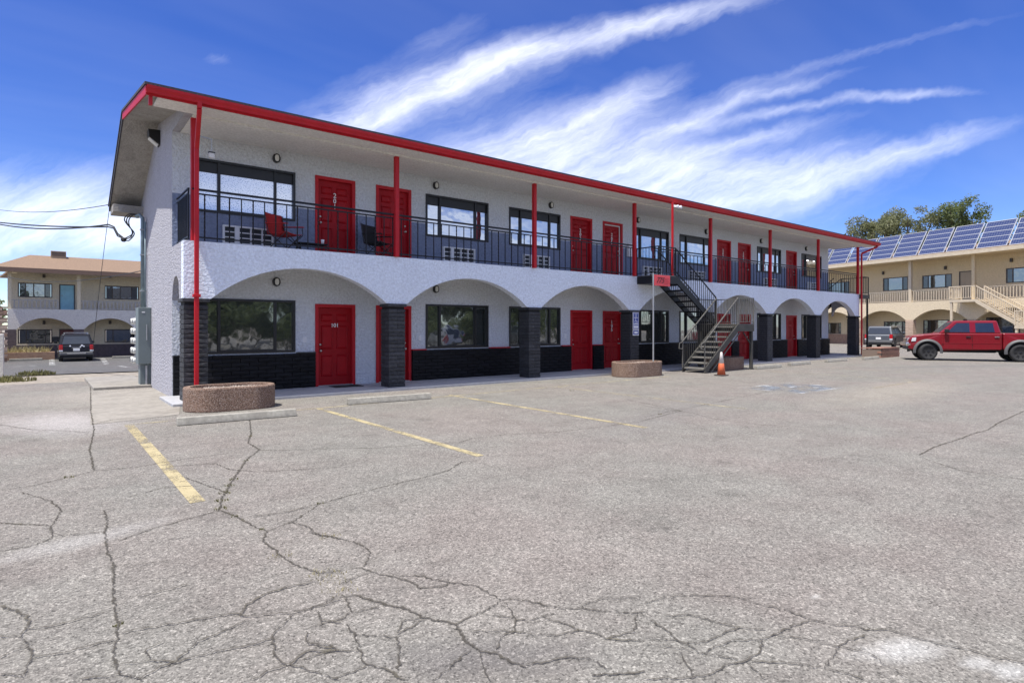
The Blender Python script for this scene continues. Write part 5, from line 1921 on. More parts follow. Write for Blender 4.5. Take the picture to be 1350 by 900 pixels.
arcade_house(rh, RXA, RXB, RF2, REAVE, rpiers, 0.6, RZS, RZC, M_tan, M_cream, M_pierb, M_wnb, wins, doors)
sx0, sx1 = rxx(1256.5, -1.0), rxx(1283, -1.0)
house_rail(rh, RXA + 0.1, sx0 - 0.3, RF2, M_ptan, 0.1, 0.95, 0.2, 0.05)
house_rail(rh, sx1 + 0.2, RXB - 0.1, RF2, M_ptan, 0.1, 0.95, 0.2, 0.05)
for pxp in (1199, 1282.5):
    MB().box(-0.11, 0.11, 0, 0.22, 0, REAVE - RF2 + 0.1).build('post', M_ptan if pxp < 1250 else M_tan, rh, (rxx(pxp), 0.03, RF2 + 0.002))
for pxl in (1165, 1247, 1334):
    MB().box(-0.08, 0.08, -0.14, 0, -0.14, 0.14).build('wall_light', M_bronze, rh, (rxx(pxl, 1.5), 1.49, rz({1165: 360, 1247: 353, 1334: 343}[pxl], pxl, 1.5)), bevel=0.02)
MB().box(RXA - 0.5, RXB + 0.5, -0.75, -0.69, REAVE, REAVE + 0.28).build('fascia', M_ptan, rh)
MB().box(RXA - 0.4, RXB + 0.4, -0.688, 1.49, REAVE + 0.02, REAVE + 0.06).build('soffit', M_tan, rh)
MB().hexa([(RXA - .5, -0.7, REAVE + 0.25), (RXB + .5, -0.7, REAVE + 0.25), (RXB + .5, 5, REAVE + 1.35), (RXA - .5, 5, REAVE + 1.35),
           (RXA - .5, -0.7, REAVE + 0.33), (RXB + .5, -0.7, REAVE + 0.33), (RXB + .5, 5, REAVE + 1.43), (RXA - .5, 5, REAVE + 1.43)]).build('roof', M_roofb, rh)
MB().hexa([(RXA - .5, 5.001, REAVE + 1.35), (RXB + .5, 5.001, REAVE + 1.35), (RXB + .5, 10.4, REAVE + .25), (RXA - .5, 10.4, REAVE + .25),
           (RXA - .5, 5.001, REAVE + 1.43), (RXB + .5, 5.001, REAVE + 1.43), (RXB + .5, 10.4, REAVE + .33), (RXA - .5, 10.4, REAVE + .33)]).build('roof', M_roofb, rh)


def solar_cells():
    m = bpy.data.materials.new('solar_cells')
    m.use_nodes = True
    T = NT(m.node_tree)
    tc = T.n('ShaderNodeTexCoord').outputs['Object']
    s = T.n('ShaderNodeSeparateXYZ', {0: tc})
    lx_ = T.m('LESS_THAN', T.m('FRACT', T.m('MULTIPLY', s.outputs[0], 6.0)), 0.10)
    ly_ = T.m('LESS_THAN', T.m('FRACT', T.m('MULTIPLY', s.outputs[2], 5.2)), 0.10)
    g = T.m('MAXIMUM', lx_, ly_)
    c = T.mix(T.m('MULTIPLY', g, 0.75), (0.028, 0.042, 0.115), (0.20, 0.22, 0.28))
    b = T.n('ShaderNodeBsdfPrincipled', {'Base Color': c, 'Roughness': 0.12, 'Specular IOR Level': 0.6})
    o = T.n('ShaderNodeOutputMaterial')
    T.link(b.outputs[0], o.inputs[0])
    return m


M_cell = solar_cells()
M_alu = mat('aluminium', (0.46, 0.47, 0.49), 0.45, metal=0.3)
PH, PDY, PDZ = 2.55, 1.38, 2.05
tl = math.atan2(PDZ, PDY)
pL = math.hypot(PDY, PDZ)
x_first = rxx(1210.4, -0.45)
for k in range(-6, 6):
    x = x_first + 2.14 * k
    sp_ = empty('solar_panel', (0, 0, 0))
    sp_.parent = rh
    sp_.location = (x, -0.45, REAVE + 0.36)
    sp_.rotation_euler.x = tl - R(90)
    WL[sp_] = Vector((0, 0, 0))
    W_ = 1.98
    MB().box(0.04, W_ - 0.04, -0.01, 0.01, 0.04, pL - 0.04).build('cell_sheet', M_cell, sp_)
    fr = MB()
    fr.box(0, 0.045, -0.03, 0.03, 0, pL).box(W_ - 0.045, W_, -0.03, 0.03, 0, pL).box(0.045, W_ - 0.045, -0.029, 0.029, 0, 0.045).box(0.045, W_ - 0.045, -0.029, 0.029, pL - 0.045, pL)
    fr.build('frame', M_alu, sp_)
    for j in range(1, 5):
        MB().box(0.046, W_ - 0.046, -0.016, -0.0105, pL * j / 5 - 0.02, pL * j / 5 + 0.02).build('cross_bar', M_alu, sp_)
    rk = MB()
    for xx in (0.2, W_ - 0.2):
        rk.bar((x + xx, -0.45 + PDY, REAVE + 0.36 + PDZ), (x + xx, -0.45 + PDY + 0.9, REAVE + 0.68), 0.05)
    rk.build('rack', M_alu, rh)
# its outside stair
SL = rz(395.5, 1270, -1.0)
MB().box(sx0, sx1 + 0.4, -1.45, -0.002, RF2 - 0.22, RF2 - 0.03).build('stair_landing', M_ptan, rh)


def rail_run(root, pts, mt, h=0.95, sp=0.16):
    b = MB()
    for a_, c_ in zip(pts, pts[1:]):
        a_, c_ = Vector(a_), Vector(c_)
        b.bar(a_ + Vector((0, 0, h)), c_ + Vector((0, 0, h)), 0.06)
        b.bar(a_ + Vector((0, 0, 0.1)), c_ + Vector((0, 0, 0.1)), 0.04)
    for a_ in pts:
        b.bar(Vector(a_), Vector(a_) + Vector((0, 0, h + 0.04)), 0.08)
    rl = b.build('stair_rail', mt, root)
    for a_, c_ in zip(pts, pts[1:]):
        a_, c_ = Vector(a_), Vector(c_)
        n = max(2, int((c_ - a_).length / sp))
        for i in range(1, n):
            q = a_.lerp(c_, i / n)
            MB().box(-0.02, 0.02, -0.012, 0.012, 0.1, h - 0.03).build('baluster', mt, rl, tuple(q))


mx0 = sx1 + 0.4
mx1 = mx0 + 3.0
MZ = RF2 - 1.95
rail_run(rh, [(sx0, -0.02, RF2), (sx0, -1.42, RF2), (mx0, -1.42, RF2)], M_ptan)
for y in (-1.42, -0.35):
    st_ = MB().hexa([(mx0, y - .03, RF2 - .3), (mx1, y - .03, MZ - .3), (mx1, y + .03, MZ - .3), (mx0, y + .03, RF2 - .3),
                     (mx0, y - .03, RF2), (mx1, y - .03, MZ), (mx1, y + .03, MZ), (mx0, y + .03, RF2)])
    st_.build('stair_stringer', M_ptan, rh)
    rail_run(rh, [(mx0, y, RF2), (mx1, y, MZ)], M_ptan)
for i in range(10):
    MB().box(-0.16, 0.16, -1.385, -0.385, -0.05, 0).build('stair_tread', M_ptan, rh, (mx0 + 0.15 + i * 0.3, 0, RF2 - 0.19 - i * 0.195))
MB().box(mx1 + 0.002, mx1 + 1.3, -2.5, -0.3, MZ - 0.24, MZ - 0.02).build('stair_landing', M_ptan, rh)
rail_run(rh, [(mx1 + 0.02, -2.48, MZ), (mx1 + 1.28, -2.48, MZ), (mx1 + 1.28, -0.32, MZ)], M_ptan)
for (x, y, z) in ((sx0 + 0.1, -1.35, RF2 - .222), (mx1 + 0.1, -2.4, MZ - .242), (mx1 + 1.2, -2.4, MZ - .242)):
    MB().box(-0.07, 0.07, -0.07, 0.07, 0, z).build('stair_post', M_ptan, rh, (x, y, 0.001))

# =================================================================== vehicles (x forward, y left, z up)
M_cred = mat('car_red', (0.185, 0.005, 0.012), 0.25, coat=0.3, spec=0.3, var=0.05, vscale=2, var2=0.10, v2scale=1.6, tint=(0.15, 0.05, 0.04))
M_cblack = mat('car_black', (0.006, 0.006, 0.008), 0.25, coat=0.4, spec=0.3)
M_cgrey = mat('car_grey', (0.115, 0.125, 0.135), 0.3, metal=0.5, coat=0.6)
M_csilver = mat('car_silver', (0.50, 0.51, 0.52), 0.3, metal=0.5, coat=0.6)
M_trim = mat('grey_trim', (0.09, 0.09, 0.092), 0.6)
M_under = mat('underbody', (0.012, 0.012, 0.012), 0.9)
M_chrome = mat('chrome', (0.7, 0.7, 0.7), 0.15, metal=1.0)
M_tail = mat('tail_light', (0.45, 0.01, 0.015), 0.15, coat=0.8)
M_headl = mat('head_light', (0.62, 0.64, 0.66), 0.08, coat=0.8)
M_plate = mat('licence_plate', (0.74, 0.74, 0.72), 0.4)
M_rimb = mat('black_rim', (0.018, 0.018, 0.02), 0.3, metal=0.4)
M_rims = mat('silver_rim', (0.42, 0.43, 0.44), 0.3, metal=0.8)


def wheel(root, x, y, r, w, rim_m, steer=0.0, side=1):
    wl = empty('wheel', (0, 0, 0))
    wl.parent = root
    wl.location = (x, y, r)
    wl.rotation_euler.z = steer + (0 if side > 0 else math.pi)
    WL[wl] = Vector((0, 0, 0))
    h = w / 2
    MB().lathe([(r * 0.62, -h * 0.8), (r * 0.70, -h), (r * 0.90, -h), (r * 0.975, -h * 0.8), (r, -h * 0.45), (r, h * 0.45), (r * 0.975, h * 0.8), (r * 0.90, h), (r * 0.70, h), (r * 0.62, h * 0.8)],
               32, axis='y').build('tyre', M_rubber, wl, smooth_=True)
    b = MB()
    b.lathe([(r * 0.63, -h * 0.7), (r * 0.66, h * 0.75), (r * 0.60, h * 0.78), (r * 0.55, h * 0.35), (r * 0.2, h * 0.32), (r * 0.05, h * 0.3)], 28, axis='y')
    for k in range(6):
        a = k * math.pi / 3
        for o in (-0.16, 0.16):
            b.bar((r * 0.15 * math.cos(a), h * 0.66, r * 0.15 * math.sin(a)), (r * 0.61 * math.cos(a + o), h * 0.7, r * 0.61 * math.sin(a + o)), r * 0.10, h * 0.25, (0, 1, 0))
    b.lathe([(r * 0.16, h * 0.4), (r * 0.15, h * 0.8), (r * 0.05, h * 0.86)], 14, axis='y')
    b.build('rim', rim_m, wl)
    return wl


def body_outline(pts_top, x_rear, x_front, z_sill, wheels, ra):
    """closed side profile: lower edge with wheel arches from rear to front, then the given top from front to rear"""
    low = [(x_rear, z_sill + 0.08)]
    for (wx, wz) in sorted(wheels):
        if ra > abs(z_sill - wz):
            half = math.sqrt(ra * ra - (z_sill - wz) ** 2)
        a0 = math.atan2(z_sill - wz, -half)
        a1 = math.atan2(z_sill - wz, half)
        if a0 < 0:
            a0 += 2 * math.pi
        for t in frange(0, 1, 12):
            a = a0 + (a1 - a0) * t
            low.append((wx + ra * math.cos(a), wz + ra * math.sin(a)))
    low.append((x_front, z_sill + 0.08))
    return low + pts_top


def shell(out, w, inset=0.05, name='body', m=None, root=None, bevel=0.045):
    """body: full profile over most of the width, slightly tucked in at the sill and at the flanks"""
    b = MB()
    n = len(out)
    zmin = min(p[1] for p in out)
    zmax = max(p[1] for p in out)
    cols_ = []
    for (yy_, k) in ((-w / 2, 1), (-w / 2 + 0.10, 0), (w / 2 - 0.10, 0), (w / 2, 1)):
        ring = []
        for (x, z) in out:
            t = (z - zmin) / (zmax - zmin)
            tuck = 0.035 * (abs(t - 0.55) / 0.55) ** 2 if k else 0
            ring.append((x * (0.994 if k else 1.0), yy_ - math.copysign(tuck, yy_), z - (0.02 * max(0, (t - 0.75) / 0.25) if k else 0)))
        cols_.append(ring)
    for ring in cols_:
        b.v += ring
    b.f.append(tuple(range(n)))
    b.f.append(tuple(3 * n + i for i in reversed(range(n))))
    for r in range(3):
        for i in range(n):
            j = (i + 1) % n
            b.f.append((r * n + j, r * n + i, (r + 1) * n + i, (r + 1) * n + j))
    o = b.build(name, m, root, bevel=bevel, seg=3)
    return o


class Cab:
    """greenhouse: bottom rectangle at z0, top rectangle at z1"""
    def __init__(s, xr0, xf0, w0, z0, xr1, xf1, w1, z1):
        s.__dict__.update(locals())

    def build(s, m, root):
        b = MB()
        b.hexa([(s.xr0, -s.w0 / 2, s.z0), (s.xf0, -s.w0 / 2, s.z0), (s.xf0, s.w0 / 2, s.z0), (s.xr0, s.w0 / 2, s.z0),
                (s.xr1, -s.w1 / 2, s.z1), (s.xf1, -s.w1 / 2, s.z1), (s.xf1, s.w1 / 2, s.z1), (s.xr1, s.w1 / 2, s.z1)])
        return b.build('cabin', m, root, bevel=0.07, seg=4)

    def side(s, poly, sd, m, root, name='side_window'):
        b = MB()
        ring = []
        for d in (0.003, 0.012):
            for (x, z) in poly:
                t = (z - s.z0) / (s.z1 - s.z0)
                ring.append((x, sd * (s.w0 / 2 + (s.w1 - s.w0) / 2 * t + d), z))
        n = len(poly)
        b.v = ring
        b.f = [tuple(range(n)), tuple(reversed(range(n, 2 * n)))] + [(i, (i + 1) % n, (i + 1) % n + n, i + n) for i in range(n)]
        return b.build(name, m, root)

    def end(s, front, z0, z1, m, root, name, inset=0.10):
        b = MB()
        P = []
        for d in (0.004, 0.014):
            for (z, k) in ((z0, -1), (z0, 1), (z1, 1), (z1, -1)):
                t = (z - s.z0) / (s.z1 - s.z0)
                x = (s.xf0 + (s.xf1 - s.xf0) * t + d) if front else (s.xr0 + (s.xr1 - s.xr0) * t - d)
                w = s.w0 / 2 + (s.w1 - s.w0) / 2 * t - inset
                P.append((x, k * w, z))
        b.hexa(P)
        return b.build(name, m, root)


# ---- red pickup
fw, rw_ = on_ground(1220.8, 474.7), on_ground(1344.6, 477.2)
hd = (fw - rw_)
WB = hd.length * 0.985
hd.normalize()
left = Vector((-hd.y, hd.x, 0))
TW = 1.56
ctr = rw_ - left * (TW / 2)           # middle of the rear axle
tk = tag(empty('pickup_truck', (ctr.x, ctr.y, 0), math.atan2(hd.y, hd.x)), 'lifted red crew cab pickup with black wheels parked before the tan house', 'pickup truck')
rT = 0.405
aw = [(0.0, rT + 0.02), (WB, rT + 0.02)]
w = 1.80
# front body from the cab back forward
xc = WB - 2.85                          # rear edge of the cab
top = [(WB + 0.80, 0.78), (WB + 0.76, 1.02), (WB + 0.60, 1.17), (WB + 0.2, 1.24), (WB - 0.5, 1.31), (xc, 1.31)]
out = body_outline(top, xc, WB + 0.80, 0.47, [aw[1]], 0.50)
shell(out, w, name='body', m=M_cred, root=tk)
# cargo bed
bedtop = [(xc - 0.03, 1.32), (-1.18, 1.32)]
out = body_outline(bedtop, -1.20, xc - 0.03, 0.50, [aw[0]], 0.50)
shell(out, w - 0.02, name='cargo_bed', m=M_cred, root=tk)
MB().box(-1.1, xc - 0.1, -w / 2 + 0.1, w / 2 - 0.1, 1.30, 1.326).build('bed_liner', M_under, tk)
for (wx, wz) in aw:
    MB().box(wx - 0.47, wx + 0.47, -w / 2 + 0.12, w / 2 - 0.12, 0.52, 1.0).build('wheel_well', M_under, tk)
MB().box(-1.0, WB + 0.6, -0.45, 0.45, 0.42, 0.62).build('chassis', M_under, tk)
MB().bar((0, -0.7, rT), (0, 0.7, rT), 0.11).bar((WB, -0.7, rT), (WB, 0.7, rT), 0.10).build('axle', M_under, tk)
cab = Cab(xc + 0.02, WB - 0.42, w - 0.06, 1.28, xc + 0.16, WB - 1.08, w - 0.34, 1.90)
cab.build(M_cred, tk)
for sd_ in (1, -1):
    xa_, xb_ = WB - 0.80, WB - 1.64
    cab.side([(xa_ + 0.02, 1.36), (xb_, 1.36), (xb_, 1.79), (WB - 1.16, 1.79)], sd_, M_cglass, tk)
    cab.side([(WB - 1.86, 1.36), (WB - 2.58, 1.36), (WB - 2.52, 1.79), (WB - 1.86, 1.79)], sd_, M_cglass, tk)
    # doors, a hair proud, with handles
    for (da, db) in ((WB - 0.62, WB - 1.72), (WB - 1.75, xc + 0.06)):
        d = MB().box(min(da, db), max(da, db), 0, 0.006, 0, 0.68).build('door', M_cred, tk, (0, sd_ * (w / 2 - 0.006) - (0.006 if sd_ < 0 else 0), 0.56), bevel=0.004)
        hx_ = min(da, db) + 0.14
        MB().box(-0.09, 0.09, -0.02, 0.02, -0.025, 0.025).build('handle', M_frame if da > WB - 1 else M_chrome, d, (hx_, sd_ * (w / 2 + 0.02), 1.14), bevel=0.008)
        MB().box(min(da, db) - 0.012, min(da, db) - 0.002, -0.004, 0.004, -0.3, 0.38).build('door_seam', M_under, d, (0, sd_ * (w / 2 - 0.002), 0.86))
    MB().box(xc + 0.05, WB - 0.55, -0.006, 0.006, -0.02, 0.02).build('side_moulding', M_cred, tk, (0, sd_ * (w / 2 + 0.003), 0.84), bevel=0.004)
    for (wx, wz) in aw:     # flares
        fl_ = MB()
        prev = None
        for t in frange(R(-8), R(188), 20):
            ring = [(wx + rr * math.cos(t), sd_ * (w / 2 + yo), wz + rr * math.sin(t)) for rr, yo in ((0.485, -0.02), (0.485, 0.055), (0.52, 0.065), (0.60, 0.012), (0.60, -0.02))]
            o_ = len(fl_.v)
            fl_.v += ring
            if prev is not None:
                for k in range(5):
                    fl_.f.append((prev + k, prev + (k + 1) % 5, o_ + (k + 1) % 5, o_ + k))
            prev = o_
        fl_.build('fender_flare', M_trim, tk)
    wheel(tk, 0, sd_ * TW / 2, rT, 0.29, M_rimb, 0, sd_)
    wheel(tk, WB, sd_ * TW / 2, rT, 0.29, M_rimb, R(14), sd_)
    MB().box(-0.10, 0.08, -0.04, 0.10, -0.09, 0.09).build('mirror', M_frame, tk, (WB - 0.72, sd_ * (w / 2 + 0.08), 1.42), bevel=0.03)
    MB().bar((WB - 0.7, sd_ * (w / 2 - 0.06), 1.36), (WB - 0.72, sd_ * (w / 2 + 0.05), 1.40), 0.05).build('mirror_arm', M_frame, tk)
    MB().hexa([(WB + 0.56, sd_ * (w / 2 - 0.38), 0.90), (WB + 0.79, sd_ * (w / 2 - 0.38), 0.88), (WB + 0.66, sd_ * (w / 2 + 0.006), 0.90), (WB + 0.48, sd_ * (w / 2 + 0.006), 0.92),
               (WB + 0.56, sd_ * (w / 2 - 0.38), 1.08), (WB + 0.77, sd_ * (w / 2 - 0.38), 1.06), (WB + 0.62, sd_ * (w / 2 + 0.006), 1.08), (WB + 0.46, sd_ * (w / 2 + 0.006), 1.10)]).build('headlight', M_headl, tk, bevel=0.012)
    MB().box(WB - 2.6, WB - 0.6, -0.05, 0.05, 0.40, 0.45).build('step_rail', M_under, tk, (0, sd_ * (w / 2 - 0.12), 0))
cab.end(True, 1.36, 1.82, M_cglass, tk, 'windshield')
cab.end(False, 1.40, 1.80, M_cglass, tk, 'rear_window', 0.16)
MB().box(WB + 0.66, WB + 0.90, -w / 2 + 0.02, w / 2 - 0.02, 0.68, 0.86).build('front_bumper', M_chrome, tk, bevel=0.05, seg=3)
MB().box(WB + 0.60, WB + 0.82, -w / 2 + 0.08, w / 2 - 0.08, 0.50, 0.677).build('bumper_skirt', M_trim, tk, bevel=0.04)
MB().box(WB + 0.76, WB + 0.815, -0.5, 0.5, 0.88, 1.06).build('grille', M_chrome, tk, bevel=0.02)
MB().box(-1.42, -1.22, -w / 2 + 0.04, w / 2 - 0.04, 0.55, 0.74).build('rear_bumper', M_chrome, tk, bevel=0.04)


# ---- wagon type cars seen from behind
def wagon(name, label, cat, loc, heading, paint, L=4.6, W=1.78, H=1.70, rT=0.35, WBs=2.7, rim_m=M_rims, rack=True, z=0.0, slope=0.30, hood=0.95, trim=M_trim, group=None):
    c = tag(empty(name, (loc[0], loc[1], z), heading), label, cat, group)
    # origin: ground under the rear bumper, x forward
    xr, xf = 0.95, 0.95 + WBs
    belt = 1.06
    aw = [(xr, rT + 0.01), (xf, rT + 0.01)]
    top = [(L, 0.55), (L - 0.04, 0.78), (L - 0.25, hood - 0.06), (xf - 0.15, hood + 0.04), (xf - 0.35, belt), (0.14, belt), (0.06, 0.98), (0.02, 0.62)]
    out = body_outline(top, 0.05, L, 0.30, aw, rT + 0.09)
    shell(out, W, name='body', m=paint, root=c, bevel=0.05)
    cb = Cab(0.10, xf - 0.30, W - 0.06, belt - 0.03, 0.10 + slope, xf - 1.15, W - 0.38, H - (0.06 if rack else 0))
    cb.build(paint, c)
    zt = cb.z1 - 0.13
    for sd_ in (1, -1):
        x0_, x1_ = 0.28, xf - 0.55
        cb.side([(x0_ + 0.02, belt + 0.05), (0.98, belt + 0.05), (0.98, zt), (x0_ + slope * 0.9, zt)], sd_, M_cglass, c)
        cb.side([(1.06, belt + 0.05), (1.98, belt + 0.05), (1.98, zt), (1.06, zt)], sd_, M_cglass, c)
        cb.side([(2.06, belt + 0.05), (xf - 0.52, belt + 0.05), (xf - 1.16, zt), (2.06, zt)], sd_, M_cglass, c)
        for (da, db) in ((1.03, 2.0), (2.04, xf - 0.45)):
            d = MB().box(da, db, 0, 0.006, 0, 0.5).build('door', paint, c, (0, sd_ * (W / 2 - 0.008) - (0.006 if sd_ < 0 else 0), 0.48), bevel=0.003)
            MB().box(-0.08, 0.08, -0.018, 0.018, -0.02, 0.02).build('handle', trim, d, (da + 0.14, sd_ * (W / 2 + 0.01), 0.93), bevel=0.006)
        MB().box(0.95, xf - 0.4, -0.012, 0.012, -0.05, 0.05).build('side_moulding', trim, c, (0, sd_ * (W / 2 + 0.004), 0.56), bevel=0.006)
        wheel(c, xr, sd_ * (W / 2 - 0.13), rT, 0.22, rim_m, 0, sd_)
        wheel(c, xf, sd_ * (W / 2 - 0.13), rT, 0.22, rim_m, 0, sd_)
        MB().box(-0.07, 0.07, -0.02, 0.16, -0.07, 0.08).build('mirror', paint, c, (xf - 0.55, sd_ * (W / 2 + 0.03) - (0.14 if sd_ < 0 else 0), belt + 0.10), bevel=0.03)
        MB().box(-0.05, 0.09, -0.10, 0.10, -0.14, 0.16).build('tail_light', M_tail, c, (0.055, sd_ * (W / 2 - 0.115), 0.88), bevel=0.02)
        MB().box(-0.03, 0.07, -0.10, 0.10, -0.045, 0.045).build('reverse_light', M_headl, c, (0.035, sd_ * (W / 2 - 0.115), 0.68), bevel=0.012)
        MB().hexa([(L - 0.42, sd_ * (W / 2 - 0.45), 0.70), (L - 0.03, sd_ * (W / 2 - 0.45), 0.68), (L - 0.16, sd_ * (W / 2 - 0.02), 0.70), (L - 0.5, sd_ * (W / 2 + 0.004), 0.72),
                   (L - 0.42, sd_ * (W / 2 - 0.45), 0.84), (L - 0.05, sd_ * (W / 2 - 0.45), 0.80), (L - 0.2, sd_ * (W / 2 - 0.02), 0.82), (L - 0.52, sd_ * (W / 2 + 0.004), 0.84)]).build('headlight', M_headl, c)
        if rack:
            b = MB().bar((0.55, sd_ * (W / 2 - 0.30), H + 0.0), (xf - 1.25, sd_ * (W / 2 - 0.30), H + 0.0), 0.035)
            for xx in (0.55, 1.2, xf - 1.25):
                b.bar((xx, sd_ * (W / 2 - 0.30), cb.z1 - 0.02), (xx, sd_ * (W / 2 - 0.30), H), 0.05)
            b.build('roof_rail', M_chrome, c)
    if rack:
        MB().bar((0.6, -W / 2 + 0.28, H + 0.03), (0.6, W / 2 - 0.28, H + 0.03), 0.05, 0.04).build('cross_bar', M_chrome, c)
    cb.end(False, belt + 0.04, zt, M_cglass, c, 'rear_window', 0.13)
    cb.end(True, belt + 0.04, zt, M_cglass, c, 'windshield', 0.10)
    for (wx, wz) in aw:
        MB().box(wx - rT - 0.05, wx + rT + 0.05, -W / 2 + 0.2, W / 2 - 0.2, 0.35, 0.8).build('wheel_well', M_under, c)
    MB().box(-0.12, 0.12, -W / 2 + 0.04, W / 2 - 0.04, 0.40, 0.60).build('rear_bumper', trim, c, (0.06, 0, 0), bevel=0.05, seg=3)
    MB().box(-0.09, 0.1, -W / 2 + 0.12, W / 2 - 0.12, 0.28, 0.397).build('bumper_skirt', M_under, c, (0.06, 0, 0))
    MB().box(-0.15, 0.15, -W / 2 + 0.03, W / 2 - 0.03, 0.36, 0.58).build('front_bumper', trim, c, (L - 0.08, 0, 0), bevel=0.05, seg=3)
    MB().box(-0.008, 0.008, -0.17, 0.17, -0.08, 0.08).build('licence_plate', M_plate, c, (0.005, 0, 0.75), bevel=0.003)
    MB().box(-0.02, 0.02, -0.24, 0.24, -0.02, 0.02).build('hatch_handle', M_chrome, c, (0.02, 0, 0.87), bevel=0.006)
    return c


sv = Vector((1.72, 46.4))
sgz = gz(1.7, 47) + 0.012
suv = wagon('black_suv', 'black off road wagon with roof rack parked before the khaki house', 'car', sv, R(90), M_cblack, H=1.78, W=1.80, z=sgz, slope=0.35)
MB().box(-0.006, 0.006, -0.48, 0.48, -0.06, 0.06).build('silver_trim', M_chrome, suv, (-0.065, 0, 0.54))
for (y, z, s) in ((0.32, 0.98, 0.05), (-0.28, 1.0, 0.06), (-0.38, 0.95, 0.045), (-0.2, 0.93, 0.035)):
    MB().lathe([(s, 0), (s * 0.9, -0.004)], 10, axis='x').build('sticker', M_white, suv, (0.045 if z < .97 else 0.06, y, z))
vp = on_ground(1158, 459)
wagon('grey_minivan', 'dark grey minivan with white plate parked facing the tan house', 'minivan', (vp.x, vp.y), R(7.5), M_cgrey, L=4.6, W=1.86, H=1.66, rT=0.34, WBs=2.75, rack=False, slope=0.28, hood=0.98, trim=M_trim)
# cars across the lot, behind the camera, that the arcade windows mirror
for (x, y, hdg, pm, nm, lb) in ((24.5, -6.5, R(-92), M_csilver, 'silver_wagon', 'silver wagon across the lot, mirrored in the arcade windows'),
                                (31.0, -6.8, R(-90), M_cgrey, 'grey_wagon', 'grey wagon across the lot, mirrored in the arcade windows'),
                                (43.0, -6.6, R(-88), M_csilver, 'silver_wagon', 'silver wagon beside another one across the lot, mirrored in the windows')):
    wagon(nm, lb, 'car', (x, y), hdg, pm, rack=False, group='cars mirrored in the windows')


# =================================================================== trees and plants
M_leaf1 = foliage('leaf_olive', (0.15, 0.165, 0.075), (0.27, 0.275, 0.15), 0.45)
M_leaf2 = foliage('leaf_green', (0.10, 0.135, 0.05), (0.20, 0.23, 0.09), 0.45)
M_bark = mat('bark', (0.12, 0.09, 0.065), 0.95, var=0.3, vscale=6, bump=0.6, bscale=20)


def tree(name, label, loc, H, cr, seed, leaves=9000, ls=0.16, lm=None, trunk_h=0.35, group=None, squash=0.8):
    rnd = random.Random(seed)
    root = tag(empty(name, loc), label, 'tree', group)
    tb_ = MB()
    base = Vector((0, 0, 0))
    th = H * trunk_h
    lean = Vector((rnd.uniform(-.4, .4), rnd.uniform(-.4, .4), 0))
    fork = Vector((0, 0, th)) + lean
    tb_.tube([base - Vector((0, 0, 0.2)), base.lerp(fork, 0.5), fork], [H * 0.028, H * 0.021, H * 0.018], 8)
    cc = Vector((lean.x, lean.y, H - cr * squash))
    clumps = []
    for k in range(11):
        a = k * 2.4 + rnd.uniform(-.4, .4)
        el = rnd.uniform(-0.15, 1.0)
        rr = cr * rnd.uniform(0.55, 1.0)
        tip = cc + Vector((math.cos(a) * rr * math.cos(el * 1.3), math.sin(a) * rr * math.cos(el * 1.3), math.sin(el * 1.3) * rr * squash))
        midp = fork.lerp(tip, 0.5) + Vector((rnd.uniform(-.5, .5), rnd.uniform(-.5, .5), rnd.uniform(0, .6)))
        tb_.tube([fork, midp, tip], [H * 0.012, H * 0.007, H * 0.002], 6)
        for q in range(4):
            t = rnd.uniform(0.45, 1.05)
            clumps.append((fork.lerp(midp, t * 2) if t < .5 else midp.lerp(tip, (t - .5) * 2), cr * rnd.uniform(0.16, 0.34)))
    for k in range(16):
        a, el = rnd.uniform(0, 6.28), rnd.uniform(-0.4, 1.4)
        rr = cr * rnd.uniform(0.4, 0.95)
        clumps.append((cc + Vector((math.cos(a) * math.cos(el) * rr, math.sin(a) * math.cos(el) * rr, math.sin(el) * rr * squash)), cr * rnd.uniform(0.14, 0.30)))
    tb_.build('trunk', M_bark, root, loc)
    lf = MB()
    tot = sum(c[1] ** 2 for c in clumps)
    for (c, r) in clumps:
        for _ in range(int(leaves * r * r / tot)):
            d = Vector((rnd.gauss(0, 1), rnd.gauss(0, 1), rnd.gauss(0, 0.8)))
            d = d.normalized() * r * rnd.random() ** 0.4
            p_ = c + d
            s = ls * rnd.uniform(0.5, 1.2)
            nn = Vector((rnd.gauss(0, 1), rnd.gauss(0, 1), rnd.gauss(0.4, 1))).normalized()
            t1 = nn.orthogonal().normalized()
            t2 = nn.cross(t1)
            an = rnd.uniform(0, 6.28)
            a_ = t1 * math.cos(an) + t2 * math.sin(an)
            b_ = nn.cross(a_)
            lf.add([p_ - a_ * s, p_ - b_ * s * 0.5, p_ + a_ * s, p_ + b_ * s * 0.5], [(0, 1, 2, 3)])
    lf.build('crown', lm or M_leaf1, root, loc, fix=False)
    return root


def tree_at(px, py_top, d, cr_px, **k):
    a, b_ = ray(px)
    H = EYE + (HY_PX - py_top) / F_PX * d
    cr = cr_px / F_PX * d
    return (a * d, b_ * d, 0), H, cr


